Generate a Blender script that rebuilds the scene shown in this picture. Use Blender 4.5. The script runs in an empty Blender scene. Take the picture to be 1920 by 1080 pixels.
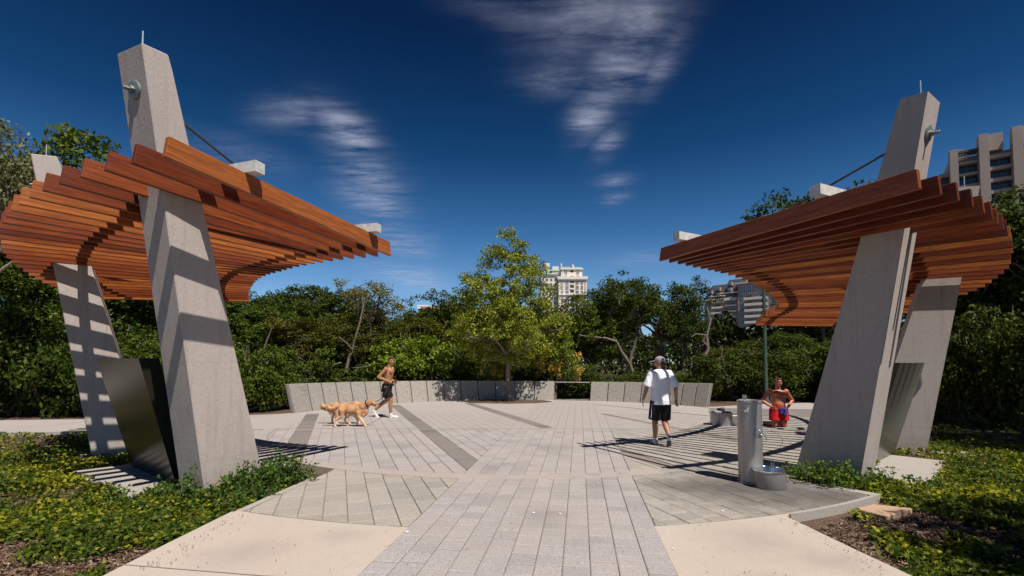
import bpy, bmesh, math, random
import numpy as np
from mathutils import Vector, Matrix, Euler
R = math.radians
rnd = random.Random(7)
scene = bpy.context.scene

# ---------------------------------------------------------------- camera
CAMZ = 1.62
FPX = 900.0
PITCH = math.atan(40 / FPX)
cam = bpy.data.cameras.new('camera')
camo = bpy.data.objects.new('camera', cam)
scene.collection.objects.link(camo)
camo.location = (0, 0, CAMZ)
camo.rotation_euler = (R(90) + PITCH, 0, 0)
cam.sensor_width = 36
cam.lens = 36 * FPX / 1920
cam.shift_y = 100 / 1920
cam.clip_start = 0.05
cam.clip_end = 3000
scene.camera = camo

# ---------------------------------------------------------------- light
SUN = Vector((0.300, -0.415, 0.859)).normalized()
w = bpy.data.worlds.new('World'); scene.world = w; w.use_nodes = True
nt = w.node_tree; nt.nodes.clear()
def N(t, ty, **k):
    n = t.nodes.new(ty)
    for a, b in k.items(): setattr(n, a, b)
    return n
def mathn(t, op, a, b=None, clamp=False):
    n = N(t, 'ShaderNodeMath', operation=op); n.use_clamp = clamp
    for i, v in enumerate((a, b)):
        if v is None: continue
        if hasattr(v, 'links'): t.links.new(v, n.inputs[i])
        else: n.inputs[i].default_value = v
    return n.outputs[0]
def mix(t, f, a, b, ty='MIX'):
    n = N(t, 'ShaderNodeMix', data_type='RGBA', blend_type=ty)
    for i, v in ((0, f), (6, a), (7, b)):
        if hasattr(v, 'links'): t.links.new(v, n.inputs[i])
        else: n.inputs[i].default_value = v if i == 0 else (*v, 1)
    return n.outputs[2]
def ramp(t, f, stops):
    n = N(t, 'ShaderNodeValToRGB'); e = n.color_ramp.elements
    while len(e) < len(stops): e.new(0.5)
    for i, (p, c) in enumerate(stops):
        e[i].position = p; e[i].color = (*c, 1) if len(c) == 3 else c
    t.links.new(f, n.inputs[0]); return n.outputs[0]
sky = N(nt, 'ShaderNodeTexSky', sky_type='NISHITA')
sky.sun_disc = False
sky.sun_elevation = math.asin(SUN.z)
sky.sun_rotation = math.atan2(SUN.x, SUN.y)
sky.altitude = 600; sky.air_density = 1.0; sky.dust_density = 0.25; sky.ozone_density = 2.5
SKYTINT = (0.36, 0.60, 0.82)
tc = N(nt, 'ShaderNodeTexCoord')
sep = N(nt, 'ShaderNodeSeparateXYZ'); nt.links.new(tc.outputs['Generated'], sep.inputs[0])
X, Y, Z = sep.outputs
# cirrus lies on a high plane: coordinates on that plane
zc = mathn(nt, 'MAXIMUM', Z, 0.03)
u = mathn(nt, 'DIVIDE', X, zc); v = mathn(nt, 'DIVIDE', Y, zc)
def cirrus(ang, sx, sy, scale, off):
    cmb = N(nt, 'ShaderNodeCombineXYZ'); nt.links.new(u, cmb.inputs[0]); nt.links.new(v, cmb.inputs[1])
    mp = N(nt, 'ShaderNodeMapping'); nt.links.new(cmb.outputs[0], mp.inputs[0])
    mp.inputs['Rotation'].default_value = (0, 0, R(ang)); mp.inputs['Scale'].default_value = (sx, sy, 1)
    mp.inputs['Location'].default_value = (off, off * 1.7, 0)
    no = N(nt, 'ShaderNodeTexNoise'); no.inputs['Scale'].default_value = scale
    no.inputs['Detail'].default_value = 12; no.inputs['Roughness'].default_value = 0.68
    no.inputs['Distortion'].default_value = 0.25
    nt.links.new(mp.outputs[0], no.inputs[0]); return no.outputs[0]
def patch(cu, cv, ru, rv, ang):
    a = R(ang)
    du = mathn(nt, 'SUBTRACT', u, cu); dv = mathn(nt, 'SUBTRACT', v, cv)
    p = mathn(nt, 'ADD', mathn(nt, 'MULTIPLY', du, math.cos(a) / ru), mathn(nt, 'MULTIPLY', dv, math.sin(a) / ru))
    q = mathn(nt, 'ADD', mathn(nt, 'MULTIPLY', du, -math.sin(a) / rv), mathn(nt, 'MULTIPLY', dv, math.cos(a) / rv))
    d = mathn(nt, 'ADD', mathn(nt, 'MULTIPLY', p, p), mathn(nt, 'MULTIPLY', q, q))
    return mathn(nt, 'EXPONENT', mathn(nt, 'MULTIPLY', d, -1.0))
CLOUDS = [(0.36, 1.46, 0.11, 0.30, 0, 1.0), (0.32, 1.88, 0.075, 0.24, 0, 1.0), (.43, 2.18, .06, .16, 0, .8), (0.22, 1.36, 0.15, 0.20, 0, 0.8), (0.04, 1.36, 0.16, 0.07, 20, 0.3), (.16, 1.66, .12, .10, 20, .55), (.50, 1.55, .05, .2, 0, .6),
          (-0.72, 2.05, 0.10, 0.22, 0, 1.0), (-0.90, 1.90, 0.17, 0.10, -30, 0.6), (-0.76, 2.45, 0.14, 0.30, 0, 1.0), (-0.86, 3.0, 0.17, 0.35, 0, 0.85), (-.95, 3.9, .22, .55, 0, .95), (-1.3, 2.3, 0.22, 0.22, 0, 0.25), (-1.2, 5.7, 0.35, 0.9, 0, 0.95),
          (0.56, 2.60, 0.09, 0.09, 0, 0.75), (.63, 2.88, .07, .10, 0, .6), (1.3, 4.6, 0.4, 0.35, 0, 0.3)]
acc = None
for c in CLOUDS:
    pm = mathn(nt, 'MULTIPLY', patch(*c[:5]), c[5])
    acc = pm if acc is None else mathn(nt, 'MAXIMUM', acc, pm)
streak = cirrus(18, 0.75, 3.0, 3.0, 3.1)
soft = cirrus(10, 1.0, 1.0, 2.0, 7.7)
rim = mathn(nt, 'MULTIPLY', mathn(nt, 'SUBTRACT', soft, 0.27, True), 2.6, True)
st = mathn(nt, 'MULTIPLY', mathn(nt, 'SUBTRACT', streak, 0.33, True), 2.6, True)
cm = mathn(nt, 'MULTIPLY', mathn(nt, 'MULTIPLY', acc, st), rim, True)
cm = mathn(nt, 'MULTIPLY', cm, 1.35, True)
# polarised look: the sky deepens steadily with height, all the way round
tint = ramp(nt, Z, [(0.0, (0.44, 0.62, 0.80)), (0.13, (0.52, 0.72, 0.88)), (0.26, (0.22, 0.47, 0.66)), (0.40, (0.060, 0.235, 0.39)), (0.58, (0.026, 0.105, 0.215)), (1.0, (0.022, 0.085, 0.17))])
skyc = mix(nt, 1.0, sky.outputs[0], tint, 'MULTIPLY')
skyc = mix(nt, 1.0, skyc, (2.0, 2.0, 2.0), 'MULTIPLY')
CLOUDCOL = (8.6, 9.2, 11.6)
skyf = mix(nt, mathn(nt, 'MULTIPLY', cm, 0.78), skyc, CLOUDCOL)
bg = N(nt, 'ShaderNodeBackground'); bg.inputs[1].default_value = 0.05
nt.links.new(skyf, bg.inputs[0])
wo = N(nt, 'ShaderNodeOutputWorld'); nt.links.new(bg.outputs[0], wo.inputs[0])

sun = bpy.data.lights.new('sun', 'SUN'); sun.energy = 5.0; sun.angle = R(0.5); sun.color = (1.0, 0.935, 0.86)
suno = bpy.data.objects.new('sun', sun); scene.collection.objects.link(suno)
suno.rotation_euler = (-SUN).to_track_quat('-Z', 'Y').to_euler()
suno.location = (10, -15, 30)
scene.view_settings.view_transform = 'Standard'; scene.view_settings.look = 'None'
scene.view_settings.exposure = 0.26; scene.view_settings.gamma = 1
scene.view_settings.use_curve_mapping = False

# ---------------------------------------------------------------- helpers
def ray(px, py):
    x = (px - 960) / FPX; z = (640 - py) / FPX
    return Vector((x, math.cos(PITCH) - z * math.sin(PITCH), math.sin(PITCH) + z * math.cos(PITCH)))
def gp(px, py, z=0.0):
    r = ray(px, py); t = (z - CAMZ) / r.z
    return Vector((r.x * t, r.y * t, z))
def at(px, py, D):
    r = ray(px, py); t = D / r.y
    return Vector((r.x * t, D, CAMZ + r.z * t))
def link(o, parent=None):
    scene.collection.objects.link(o)
    if parent is not None: o.parent = parent
    return o
def tag(o, label=None, cat=None, group=None, kind=None):
    if label: o['label'] = label
    if cat: o['category'] = cat
    if group: o['group'] = group
    if kind: o['kind'] = kind
    return o
def empty(name, loc=(0, 0, 0), rz=0):
    o = bpy.data.objects.new(name, None); o.location = loc; o.rotation_euler = (0, 0, rz)
    o.empty_display_size = 0.2
    return link(o)
def mesh_obj(name, me, mat=None, parent=None, loc=None, smooth=False):
    if mat is not None:
        if isinstance(mat, (list, tuple)):
            for m_ in mat: me.materials.append(m_)
        else: me.materials.append(mat)
    if smooth and len(me.polygons): me.polygons.foreach_set('use_smooth', [True] * len(me.polygons))
    o = bpy.data.objects.new(name, me)
    if loc is not None: o.location = loc
    return link(o, parent)
class MB:
    def __init__(s): s.v = []; s.f = []
    def add(s, vs, fs):
        b = len(s.v); s.v += [tuple(p) for p in vs]; s.f += [tuple(i + b for i in f) for f in fs]; return s
    def box(s, x0, x1, y0, y1, z0, z1, M=None):
        vs = [Vector((x, y, z)) for z in (z0, z1) for y in (y0, y1) for x in (x0, x1)]
        if M: vs = [M @ p for p in vs]
        return s.add(vs, [(0, 2, 3, 1), (4, 5, 7, 6), (0, 1, 5, 4), (2, 6, 7, 3), (0, 4, 6, 2), (1, 3, 7, 5)])
    def hexa(s, b, t):   # bottom quad, top quad
        return s.add(list(b) + list(t), [(3, 2, 1, 0), (4, 5, 6, 7)] + [(i, (i + 1) % 4, 4 + (i + 1) % 4, 4 + i) for i in range(4)])
    def prism(s, poly, z0, z1):
        n = len(poly)
        return s.add([(p[0], p[1], z0) for p in poly] + [(p[0], p[1], z1) for p in poly],
                     [tuple(range(n - 1, -1, -1)), tuple(range(n, 2 * n))] + [(i, (i + 1) % n, n + (i + 1) % n, n + i) for i in range(n)])
    def tube(s, pts, rad, n=8, cap=True):
        pts = [Vector(p) for p in pts]
        if not hasattr(rad, '__len__'): rad = [rad] * len(pts)
        rings = []; up = None
        for i, p in enumerate(pts):
            d = (pts[min(i + 1, len(pts) - 1)] - pts[max(i - 1, 0)])
            if d.length < 1e-9: d = Vector((0, 0, 1))
            d.normalize()
            if up is None: up = d.orthogonal().normalized()
            a = (up - d * up.dot(d)); a = a.normalized() if a.length > 1e-6 else d.orthogonal().normalized()
            up = a; b = d.cross(a)
            rings.append([p + (a * math.cos(2 * math.pi * k / n) + b * math.sin(2 * math.pi * k / n)) * rad[i] for k in range(n)])
        vs = [q for r_ in rings for q in r_]; fs = []
        for i in range(len(pts) - 1):
            for k in range(n):
                fs.append((i * n + k, i * n + (k + 1) % n, (i + 1) * n + (k + 1) % n, (i + 1) * n + k))
        if cap: fs += [tuple(range(n - 1, -1, -1)), tuple(range((len(pts) - 1) * n, len(pts) * n))]
        return s.add(vs, fs)
    def lathe(s, prof, c=(0, 0, 0), n=32, M=None):
        vs = []
        for r_, z in prof:
            for k in range(n):
                p = Vector((r_ * math.cos(2 * math.pi * k / n), r_ * math.sin(2 * math.pi * k / n), z))
                if M: p = M @ p
                vs.append(p + Vector(c))
        fs = []
        for i in range(len(prof) - 1):
            for k in range(n): fs.append((i * n + k, i * n + (k + 1) % n, (i + 1) * n + (k + 1) % n, (i + 1) * n + k))
        fs += [tuple(range(n - 1, -1, -1)), tuple(range((len(prof) - 1) * n, len(prof) * n))]
        return s.add(vs, fs)
    def build(s, name, mat=None, parent=None, smooth=False, bevel=0, loc=None):
        me = bpy.data.meshes.new(name); me.from_pydata(s.v, [], s.f); me.validate()
        bm = bmesh.new(); bm.from_mesh(me)
        bmesh.ops.recalc_face_normals(bm, faces=bm.faces)
        if bevel: bmesh.ops.bevel(bm, geom=list(bm.edges), offset=bevel, segments=1, affect='EDGES', clamp_overlap=True)
        bm.to_mesh(me); bm.free()
        o = mesh_obj(name, me, mat, parent, loc)
        if smooth:
            me.polygons.foreach_set('use_smooth', [True] * len(me.polygons))
            try: me.set_sharp_from_angle(angle=R(40))
            except Exception: pass
        return o

# ---------------------------------------------------------------- materials
def new_mat(name):
    m = bpy.data.materials.new(name); m.use_nodes = True
    t = m.node_tree; t.nodes.clear()
    b = N(t, 'ShaderNodeBsdfPrincipled'); o = N(t, 'ShaderNodeOutputMaterial'); t.links.new(b.outputs[0], o.inputs[0])
    return m, t, b, o
def noise(t, co, scale, detail=4, rough=0.55, dist=0.0):
    n = N(t, 'ShaderNodeTexNoise'); n.inputs['Scale'].default_value = scale; n.inputs['Detail'].default_value = detail
    n.inputs['Roughness'].default_value = rough; n.inputs['Distortion'].default_value = dist
    if co is not None: t.links.new(co, n.inputs[0])
    return n.outputs[0]
def coord(t, which='Object', scale=None):
    c = N(t, 'ShaderNodeTexCoord').outputs[which]
    if scale:
        mp = N(t, 'ShaderNodeMapping'); mp.inputs['Scale'].default_value = scale; t.links.new(c, mp.inputs[0]); c = mp.outputs[0]
    return c
def wpos(t, scale=None):
    c = N(t, 'ShaderNodeNewGeometry').outputs['Position']
    if scale:
        mp = N(t, 'ShaderNodeMapping'); mp.inputs['Scale'].default_value = scale; t.links.new(c, mp.inputs[0]); c = mp.outputs[0]
    return c
def bump(t, b, h, strength=0.3, dist=0.01):
    n = N(t, 'ShaderNodeBump'); n.inputs['Strength'].default_value = strength; n.inputs['Distance'].default_value = dist
    t.links.new(h, n.inputs['Height']); t.links.new(n.outputs[0], b.inputs['Normal'])
def rand(t):   # per object and per island
    a = N(t, 'ShaderNodeObjectInfo').outputs['Random']; g = N(t, 'ShaderNodeNewGeometry').outputs['Random Per Island']
    return mathn(t, 'FRACT', mathn(t, 'ADD', a, g))
def simple(name, col, rough=0.5, metal=0.0, var=0.12, scale=6.0, bmp=0.0, spec=0.5, coat=0):
    m, t, b, o = new_mat(name)
    n = noise(t, coord(t), scale, 5)
    c = ramp(t, n, [(0.3, tuple(x * (1 - var) for x in col)), (0.7, tuple(min(1, x * (1 + var)) for x in col))])
    t.links.new(c, b.inputs['Base Color']); b.inputs['Roughness'].default_value = rough; b.inputs['Metallic'].default_value = metal
    b.inputs['Specular IOR Level'].default_value = spec
    if coat: b.inputs['Coat Weight'].default_value = coat
    if bmp: bump(t, b, noise(t, coord(t), scale * 6, 5), bmp)
    return m
def speckled(name, base, dark, light, sc=90, rough=0.85, stain=0.25, useworld=False, objvar=0.0, bumps=0.35, dusty=None, stains=None):
    m, t, b, o = new_mat(name)
    co = wpos(t) if useworld else coord(t)
    vor = N(t, 'ShaderNodeTexVoronoi'); vor.inputs['Scale'].default_value = sc; t.links.new(co, vor.inputs[0])
    vc = N(t, 'ShaderNodeSeparateColor'); t.links.new(vor.outputs['Color'], vc.inputs[0])
    c = ramp(t, vc.outputs[0], [(0.0, dark), (0.16, dark), (0.24, base), (0.78, base), (0.9, light)])
    big = noise(t, co, 1.6, 6, 0.6)
    c = mix(t, mathn(t, 'MULTIPLY', mathn(t, 'SUBTRACT', big, 0.45, True), stain * 4, True), c, tuple(x * 0.72 for x in base))
    fine = noise(t, co, sc * 0.35, 4, 0.6)
    c = mix(t, 0.35, c, ramp(t, fine, [(0.3, tuple(x * 0.75 for x in base)), (0.7, tuple(x * 1.2 for x in base))]))
    if objvar:
        r_ = rand(t)
        c = mix(t, 1.0, c, ramp(t, r_, [(0, (1 - objvar,) * 3), (0.5, (1, 1, 1)), (1, (1 + objvar * .5, 1 + objvar * .45, 1 + objvar * .4))]), 'MULTIPLY')
    if dusty:
        n2 = noise(t, wpos(t), 0.55, 7, 0.65)
        c = mix(t, mathn(t, 'MULTIPLY', mathn(t, 'SUBTRACT', n2, 0.42, True), 2.2, True), c, dusty)
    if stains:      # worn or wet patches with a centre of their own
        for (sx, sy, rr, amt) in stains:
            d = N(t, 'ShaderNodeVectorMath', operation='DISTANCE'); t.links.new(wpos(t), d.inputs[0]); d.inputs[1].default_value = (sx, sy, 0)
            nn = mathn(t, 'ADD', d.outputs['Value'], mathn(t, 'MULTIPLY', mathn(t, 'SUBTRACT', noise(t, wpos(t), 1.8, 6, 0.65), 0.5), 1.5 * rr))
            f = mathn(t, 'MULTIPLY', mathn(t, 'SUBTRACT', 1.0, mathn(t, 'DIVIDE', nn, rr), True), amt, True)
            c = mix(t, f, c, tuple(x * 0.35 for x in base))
    t.links.new(c, b.inputs['Base Color']); b.inputs['Roughness'].default_value = rough
    b.inputs['Specular IOR Level'].default_value = 0.3
    bump(t, b, mathn(t, 'ADD', fine, mathn(t, 'MULTIPLY', vor.outputs['Distance'], 0.4)), bumps, 0.006)
    return m
M = {}
def pillar_mat():
    m, t, b, o = new_mat('sandblasted_concrete')
    co = coord(t)
    fine = noise(t, co, 170, 5, .7); mid = noise(t, co, 28, 5, .6); big = noise(t, coord(t, 'Object', (1, 1, .5)), 1.3, 6, .6)
    c = ramp(t, fine, [(0.34, (0.27, 0.23, 0.21)), (0.5, (0.43, 0.375, 0.34)), (0.68, (0.60, 0.53, 0.49))])
    c = mix(t, .45, c, ramp(t, mid, [(0.3, (0.38, 0.33, 0.30)), (0.7, (0.52, 0.455, 0.42))]))
    c = mix(t, mathn(t, 'MULTIPLY', mathn(t, 'SUBTRACT', big, .48, True), 1.6, True), c, (0.34, 0.29, 0.25))
    v = N(t, 'ShaderNodeTexVoronoi'); v.inputs['Scale'].default_value = 26; t.links.new(co, v.inputs[0])
    pit = mathn(t, 'MULTIPLY', mathn(t, 'SUBTRACT', .17, v.outputs['Distance'], True), 14, True)
    vs = N(t, 'ShaderNodeSeparateColor'); t.links.new(v.outputs['Color'], vs.inputs[0])
    pit = mathn(t, 'MULTIPLY', pit, mathn(t, 'GREATER_THAN', vs.outputs[0], .62))
    c = mix(t, mathn(t, 'MULTIPLY', pit, .75), c, (0.13, 0.10, 0.085))
    strk = noise(t, coord(t, 'Object', (5, 5, .28)), 2.2, 5, .6)
    c = mix(t, mathn(t, 'MULTIPLY', mathn(t, 'SUBTRACT', strk, .52, True), 2.2, True), c, (0.27, 0.225, 0.195))
    wz = N(t, 'ShaderNodeSeparateXYZ'); t.links.new(wpos(t), wz.inputs[0])
    foot = mathn(t, 'MULTIPLY', mathn(t, 'SUBTRACT', .55, mathn(t, 'ADD', wz.outputs[2], mathn(t, 'MULTIPLY', mid, .5)), True), 1.3, True)
    c = mix(t, foot, c, (0.24, 0.19, 0.155))
    lin = mathn(t, 'ABSOLUTE', mathn(t, 'SUBTRACT', mathn(t, 'FRACT', mathn(t, 'DIVIDE', mathn(t, 'ADD', wz.outputs[2], .2), 1.22)), .5))
    c = mix(t, mathn(t, 'MULTIPLY', mathn(t, 'SUBTRACT', .006, lin, True), 60, True), c, (0.25, 0.21, 0.18))
    t.links.new(c, b.inputs['Base Color']); b.inputs['Roughness'].default_value = .9; b.inputs['Specular IOR Level'].default_value = .25
    bump(t, b, mathn(t, 'SUBTRACT', mathn(t, 'ADD', mathn(t, 'MULTIPLY', fine, .5), mid), pit), .35, .006); return m
M['pillar'] = pillar_mat()
M['paver'] = speckled('paver_stone', (0.345, 0.315, 0.305), (0.22, 0.20, 0.192), (0.48, 0.45, 0.44), 130, useworld=True, objvar=0.13, dusty=(0.375, 0.325, 0.295), stain=0.3, stains=[(.3, 5.2, .5, .3), (1.2, 6.4, .4, .3), (-.4, 7.5, .6, .25), (.8, 9.2, .7, .3), (-2.2, 9.6, .6, .3)])
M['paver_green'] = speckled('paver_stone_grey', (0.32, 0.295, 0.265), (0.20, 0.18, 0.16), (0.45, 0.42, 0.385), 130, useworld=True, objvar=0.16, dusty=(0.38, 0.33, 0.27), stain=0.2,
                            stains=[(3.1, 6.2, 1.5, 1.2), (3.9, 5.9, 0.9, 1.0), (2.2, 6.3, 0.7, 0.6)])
M['paver_dark'] = speckled('paver_stone_dark', (0.20, 0.175, 0.165), (0.12, 0.105, 0.10), (0.30, 0.27, 0.255), 130, useworld=True, objvar=0.2, stain=0.2)
M['joint'] = speckled('joint_sand', (0.24, 0.20, 0.175), (0.15, 0.125, 0.11), (0.34, 0.29, 0.26), 200, useworld=True)
M['cream'] = speckled('cream_band', (0.375, 0.32, 0.285), (0.28, 0.235, 0.21), (0.45, 0.395, 0.355), 120, useworld=True, stain=0.15, bumps=0.2)
M['plaza'] = speckled('plaza_concrete', (0.37, 0.335, 0.315), (0.28, 0.25, 0.235), (0.46, 0.42, 0.40), 120, useworld=True, stain=0.25, dusty=(0.36, 0.315, 0.275), bumps=0.2)
M['walk'] = speckled('sidewalk_concrete', (0.475, 0.405, 0.345), (0.385, 0.33, 0.28), (0.535, 0.46, 0.40), 160, useworld=True, stain=0.22, bumps=0.15, dusty=(0.41, 0.335, 0.285), stains=[(-2.3, 4.2, .5, .25), (2.2, 4.4, .6, .25), (2.7, 4.0, .35, .3), (1.9, 3.6, .3, .25), (-1.6, 4.6, .3, .2)])
M['kerb'] = speckled('kerb_concrete', (0.36, 0.33, 0.295), (0.26, 0.24, 0.21), (0.44, 0.41, 0.37), 120, useworld=True, stain=0.2)
M['granite'] = speckled('wall_granite', (0.30, 0.27, 0.235), (0.13, 0.12, 0.105), (0.47, 0.43, 0.39), 60, rough=0.6, stain=0.08, bumps=0.12, objvar=0.06)
M['black_granite'] = speckled('polished_dark_granite', (0.020, 0.019, 0.015), (0.008, 0.008, 0.007), (0.045, 0.042, 0.032), 240, rough=0.24, stain=0.05, bumps=0.01)
M['black_granite'].node_tree.nodes['Principled BSDF'].inputs['Specular IOR Level'].default_value = .22
M['steel'] = simple('galvanised_steel', (0.50, 0.50, 0.48), 0.42, 0.55, 0.25, 14, 0.1)
M['beam'] = simple('pale_galvanised_beam', (0.62, 0.61, 0.57), 0.55, 0.15, 0.2, 14, 0.1)
M['rod'] = simple('pale_metal_rod', (0.6, 0.62, 0.63), 0.35, 0.6)
M['cable'] = simple('dark_steel_rod', (0.10, 0.09, 0.085), 0.45, 0.5)
M['anchor'] = simple('weathered_anchor_steel', (0.24, 0.27, 0.26), 0.5, 0.6, 0.3, 20)
M['fountain'] = simple('silver_grey_paint', (0.33, 0.315, 0.31), 0.34, 0.55, 0.06, 3)
M['chrome'] = simple('polished_chrome', (0.75, 0.75, 0.75), 0.12, 1.0, 0.05)
M['black'] = simple('black_rubber', (0.02, 0.02, 0.02), 0.6)
M['green_pole'] = simple('green_paint', (0.055, 0.10, 0.075), 0.35, 0.1, 0.15, 3)
M['lid'] = speckled('fibre_lid', (0.44, 0.30, 0.20), (0.3, 0.2, 0.13), (0.52, 0.38, 0.27), 150, stain=0.2)

def wood_mat():
    m, t, b, o = new_mat('oiled_redwood')
    r_ = rand(t)
    co = coord(t, 'Object', (0.7, 14, 14))
    va = N(t, 'ShaderNodeVectorMath', operation='ADD'); t.links.new(co, va.inputs[0])
    cmb = N(t, 'ShaderNodeCombineXYZ'); t.links.new(mathn(t, 'MULTIPLY', r_, 37), cmb.inputs[0]); t.links.new(mathn(t, 'MULTIPLY', r_, 91), cmb.inputs[1])
    t.links.new(cmb.outputs[0], va.inputs[1])
    g1 = noise(t, va.outputs[0], 3.0, 7, 0.62, 0.6); g2 = noise(t, va.outputs[0], 11, 4, 0.6)
    g = mathn(t, 'ADD', mathn(t, 'MULTIPLY', g1, 0.7), mathn(t, 'MULTIPLY', g2, 0.3))
    c = ramp(t, g, [(0.30, (0.085, 0.019, 0.006)), (0.48, (0.20, 0.046, 0.012)), (0.66, (0.33, 0.085, 0.02))])
    c = mix(t, 1.0, c, ramp(t, r_, [(0, (0.50, 0.38, 0.40)), (0.3, (0.85, 0.75, 0.8)), (0.6, (1.1, 1.1, 1.1)), (0.85, (1.45, 1.75, 1.5)), (1, (1.8, 2.4, 2.0))]), 'MULTIPLY')
    t.links.new(c, b.inputs['Base Color']); b.inputs['Roughness'].default_value = 0.42
    b.inputs['Specular IOR Level'].default_value = 0.4
    bump(t, b, g, 0.15, 0.004)
    return m
M['wood'] = wood_mat()

def leaf_mat(name, c1, c2, c3=None, patch_=0.0, trans=0.22, rough=0.62, pcol=(0.32, 0.26, 0.01)):
    m, t, b, o = new_mat(name)
    g = N(t, 'ShaderNodeNewGeometry')
    r_ = g.outputs['Random Per Island']
    stops = [(0.0, c1), (0.7, c2)] + ([(1.0, c3)] if c3 else [])
    c = ramp(t, r_, stops)
    if patch_:
        n = noise(t, wpos(t), 0.9, 3, 0.6)
        f = mathn(t, 'MULTIPLY', mathn(t, 'SUBTRACT', mathn(t, 'ADD', n, mathn(t, 'MULTIPLY', r_, 0.3)), patch_, True), 5, True)
        c = mix(t, f, c, pcol)
    hv = N(t, 'ShaderNodeObjectInfo').outputs['Random']
    c = mix(t, 1.0, c, ramp(t, hv, [(0, (0.8, 0.86, 0.9)), (1, (1.22, 1.12, 0.95))]), 'MULTIPLY')
    t.links.new(c, b.inputs['Base Color']); b.inputs['Roughness'].default_value = rough
    b.inputs['Specular IOR Level'].default_value = 0.14
    tr = N(t, 'ShaderNodeBsdfTranslucent'); tcol = mix(t, 1.0, c, (1.25, 1.2, 0.5), 'MULTIPLY'); t.links.new(tcol, tr.inputs[0])
    ms = N(t, 'ShaderNodeMixShader'); ms.inputs[0].default_value = trans
    t.links.new(b.outputs[0], ms.inputs[1]); t.links.new(tr.outputs[0], ms.inputs[2]); t.links.new(ms.outputs[0], o.inputs[0])
    return m
M['leaf_dark'] = leaf_mat('leaves_dark_oak', (0.020, 0.038, 0.005), (0.055, 0.080, 0.010), (0.12, 0.135, 0.02))
M['leaf_mid'] = leaf_mat('leaves_mid_green', (0.030, 0.058, 0.006), (0.075, 0.115, 0.012), (0.14, 0.165, 0.022))
M['leaf_olive'] = leaf_mat('leaves_olive', (0.038, 0.048, 0.007), (0.09, 0.098, 0.013), (0.16, 0.145, 0.03))
M['leaf_bright'] = leaf_mat('leaves_bright_green', (0.06, 0.105, 0.008), (0.13, 0.19, 0.015), (0.2, 0.25, 0.03))
M['leaf_center'] = leaf_mat('leaves_yellow_green', (0.09, 0.13, 0.012), (0.20, 0.25, 0.025), (0.38, 0.37, 0.07))
M['leaf_sparse'] = leaf_mat('leaves_grey_green', (0.11, 0.12, 0.045), (0.20, 0.20, 0.08), (0.30, 0.28, 0.14))
M['pods'] = leaf_mat('orange_seed_pods', (0.42, 0.26, 0.04), (0.56, 0.38, 0.08), (0.66, 0.48, 0.16))
M['cover'] = leaf_mat('ground_cover_leaves', (0.030, 0.060, 0.008), (0.085, 0.125, 0.016), (0.22, 0.22, 0.03), patch_=0.68, trans=0.3, pcol=(0.36, 0.34, 0.02))
M['bark'] = speckled('bark_grey', (0.20, 0.16, 0.125), (0.09, 0.07, 0.055), (0.33, 0.28, 0.23), 35, stain=0.4, bumps=0.8)
M['bark_pale'] = speckled('bark_pale', (0.20, 0.155, 0.125), (0.09, 0.07, 0.055), (0.30, 0.25, 0.21), 30, stain=0.4, bumps=0.8)
M['soil'] = speckled('soil_mulch', (0.105, 0.065, 0.045), (0.04, 0.026, 0.018), (0.2, 0.14, 0.10), 45, stain=0.5, bumps=1.0, useworld=True)
M['sprig'] = leaf_mat('sprig_leaves_green', (0.03, 0.075, 0.010), (0.09, 0.16, 0.020), (0.17, 0.24, 0.03), trans=.25)
M['chips'] = leaf_mat('dry_mulch_chips', (0.07, 0.042, 0.030), (0.165, 0.115, 0.09), (0.34, 0.27, 0.22), trans=0.0, rough=0.8)

# ---------------------------------------------------------------- ground
def plain(name, poly, z0, z1, mat, kind='structure', parent=None, bevel=0):
    o = MB().prism(poly, z0, z1).build(name, M[mat], parent, bevel=bevel)
    if kind: o['kind'] = kind
    return o
g = MB(); S = 900
g.add([(-S, -40, -.10), (S, -40, -.10), (S, S, -.10), (-S, S, -.10)], [(0, 1, 2, 3)])
gr = g.build('ground', M['soil']); gr['kind'] = 'structure'
PC = Vector((0.10, 13.0))      # centre of the round plaza
def circ(c, r, a0, a1, n):     # angles from the camera side (-y), positive to +x
    return [(c[0] + r * math.sin(R(a0 + (a1 - a0) * i / n)), c[1] - r * math.cos(R(a0 + (a1 - a0) * i / n))) for i in range(n + 1)]
# joint-coloured bed under the pavers
PL = [(-2.93, 5.14), (-2.76, 6.84)]; PR = [(3.84, 6.75), (4.42, 5.92)]
arcs = circ(PC, 8.25, -22.2, 31.2, 40)
bed = MB()
bed.prism(circ(PC, 6.25, -180, 179, 90)[:-1], -.20, -.014)
plaza_base = bed.build('plaza', M['joint']); plaza_base['kind'] = 'structure'
outer_poly = arcs + [(3.84, 6.75), (3.2, 7.7), (-2.0, 7.5), (-2.76, 6.84)]
plain('plaza_border', outer_poly, -.20, -.0165, 'joint')
# cream concrete ring
for a0_, a1_, rm_, rn_ in ((-64, 20, 'cream', 'cream_ring'), (20, 80, 'paver_green', 'edge_ring'), (-82, -64, 'paver', 'edge_ring')):
  ring = MB(); a = circ(PC, 6.25, a0_, a1_, 40); b_ = circ(PC, 5.97, a0_, a1_, 40)
  for i in range(40):
      ring.add([(*a[i], -.1), (*a[i + 1], -.1), (*b_[i + 1], -.1), (*b_[i], -.1), (*a[i], 0), (*a[i + 1], 0), (*b_[i + 1], 0), (*b_[i], 0)],
             [(0, 1, 5, 4), (4, 5, 6, 7), (2, 3, 7, 6)])
  rg = ring.build(rn_, M[rm_]); rg['kind'] = 'structure'
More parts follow.
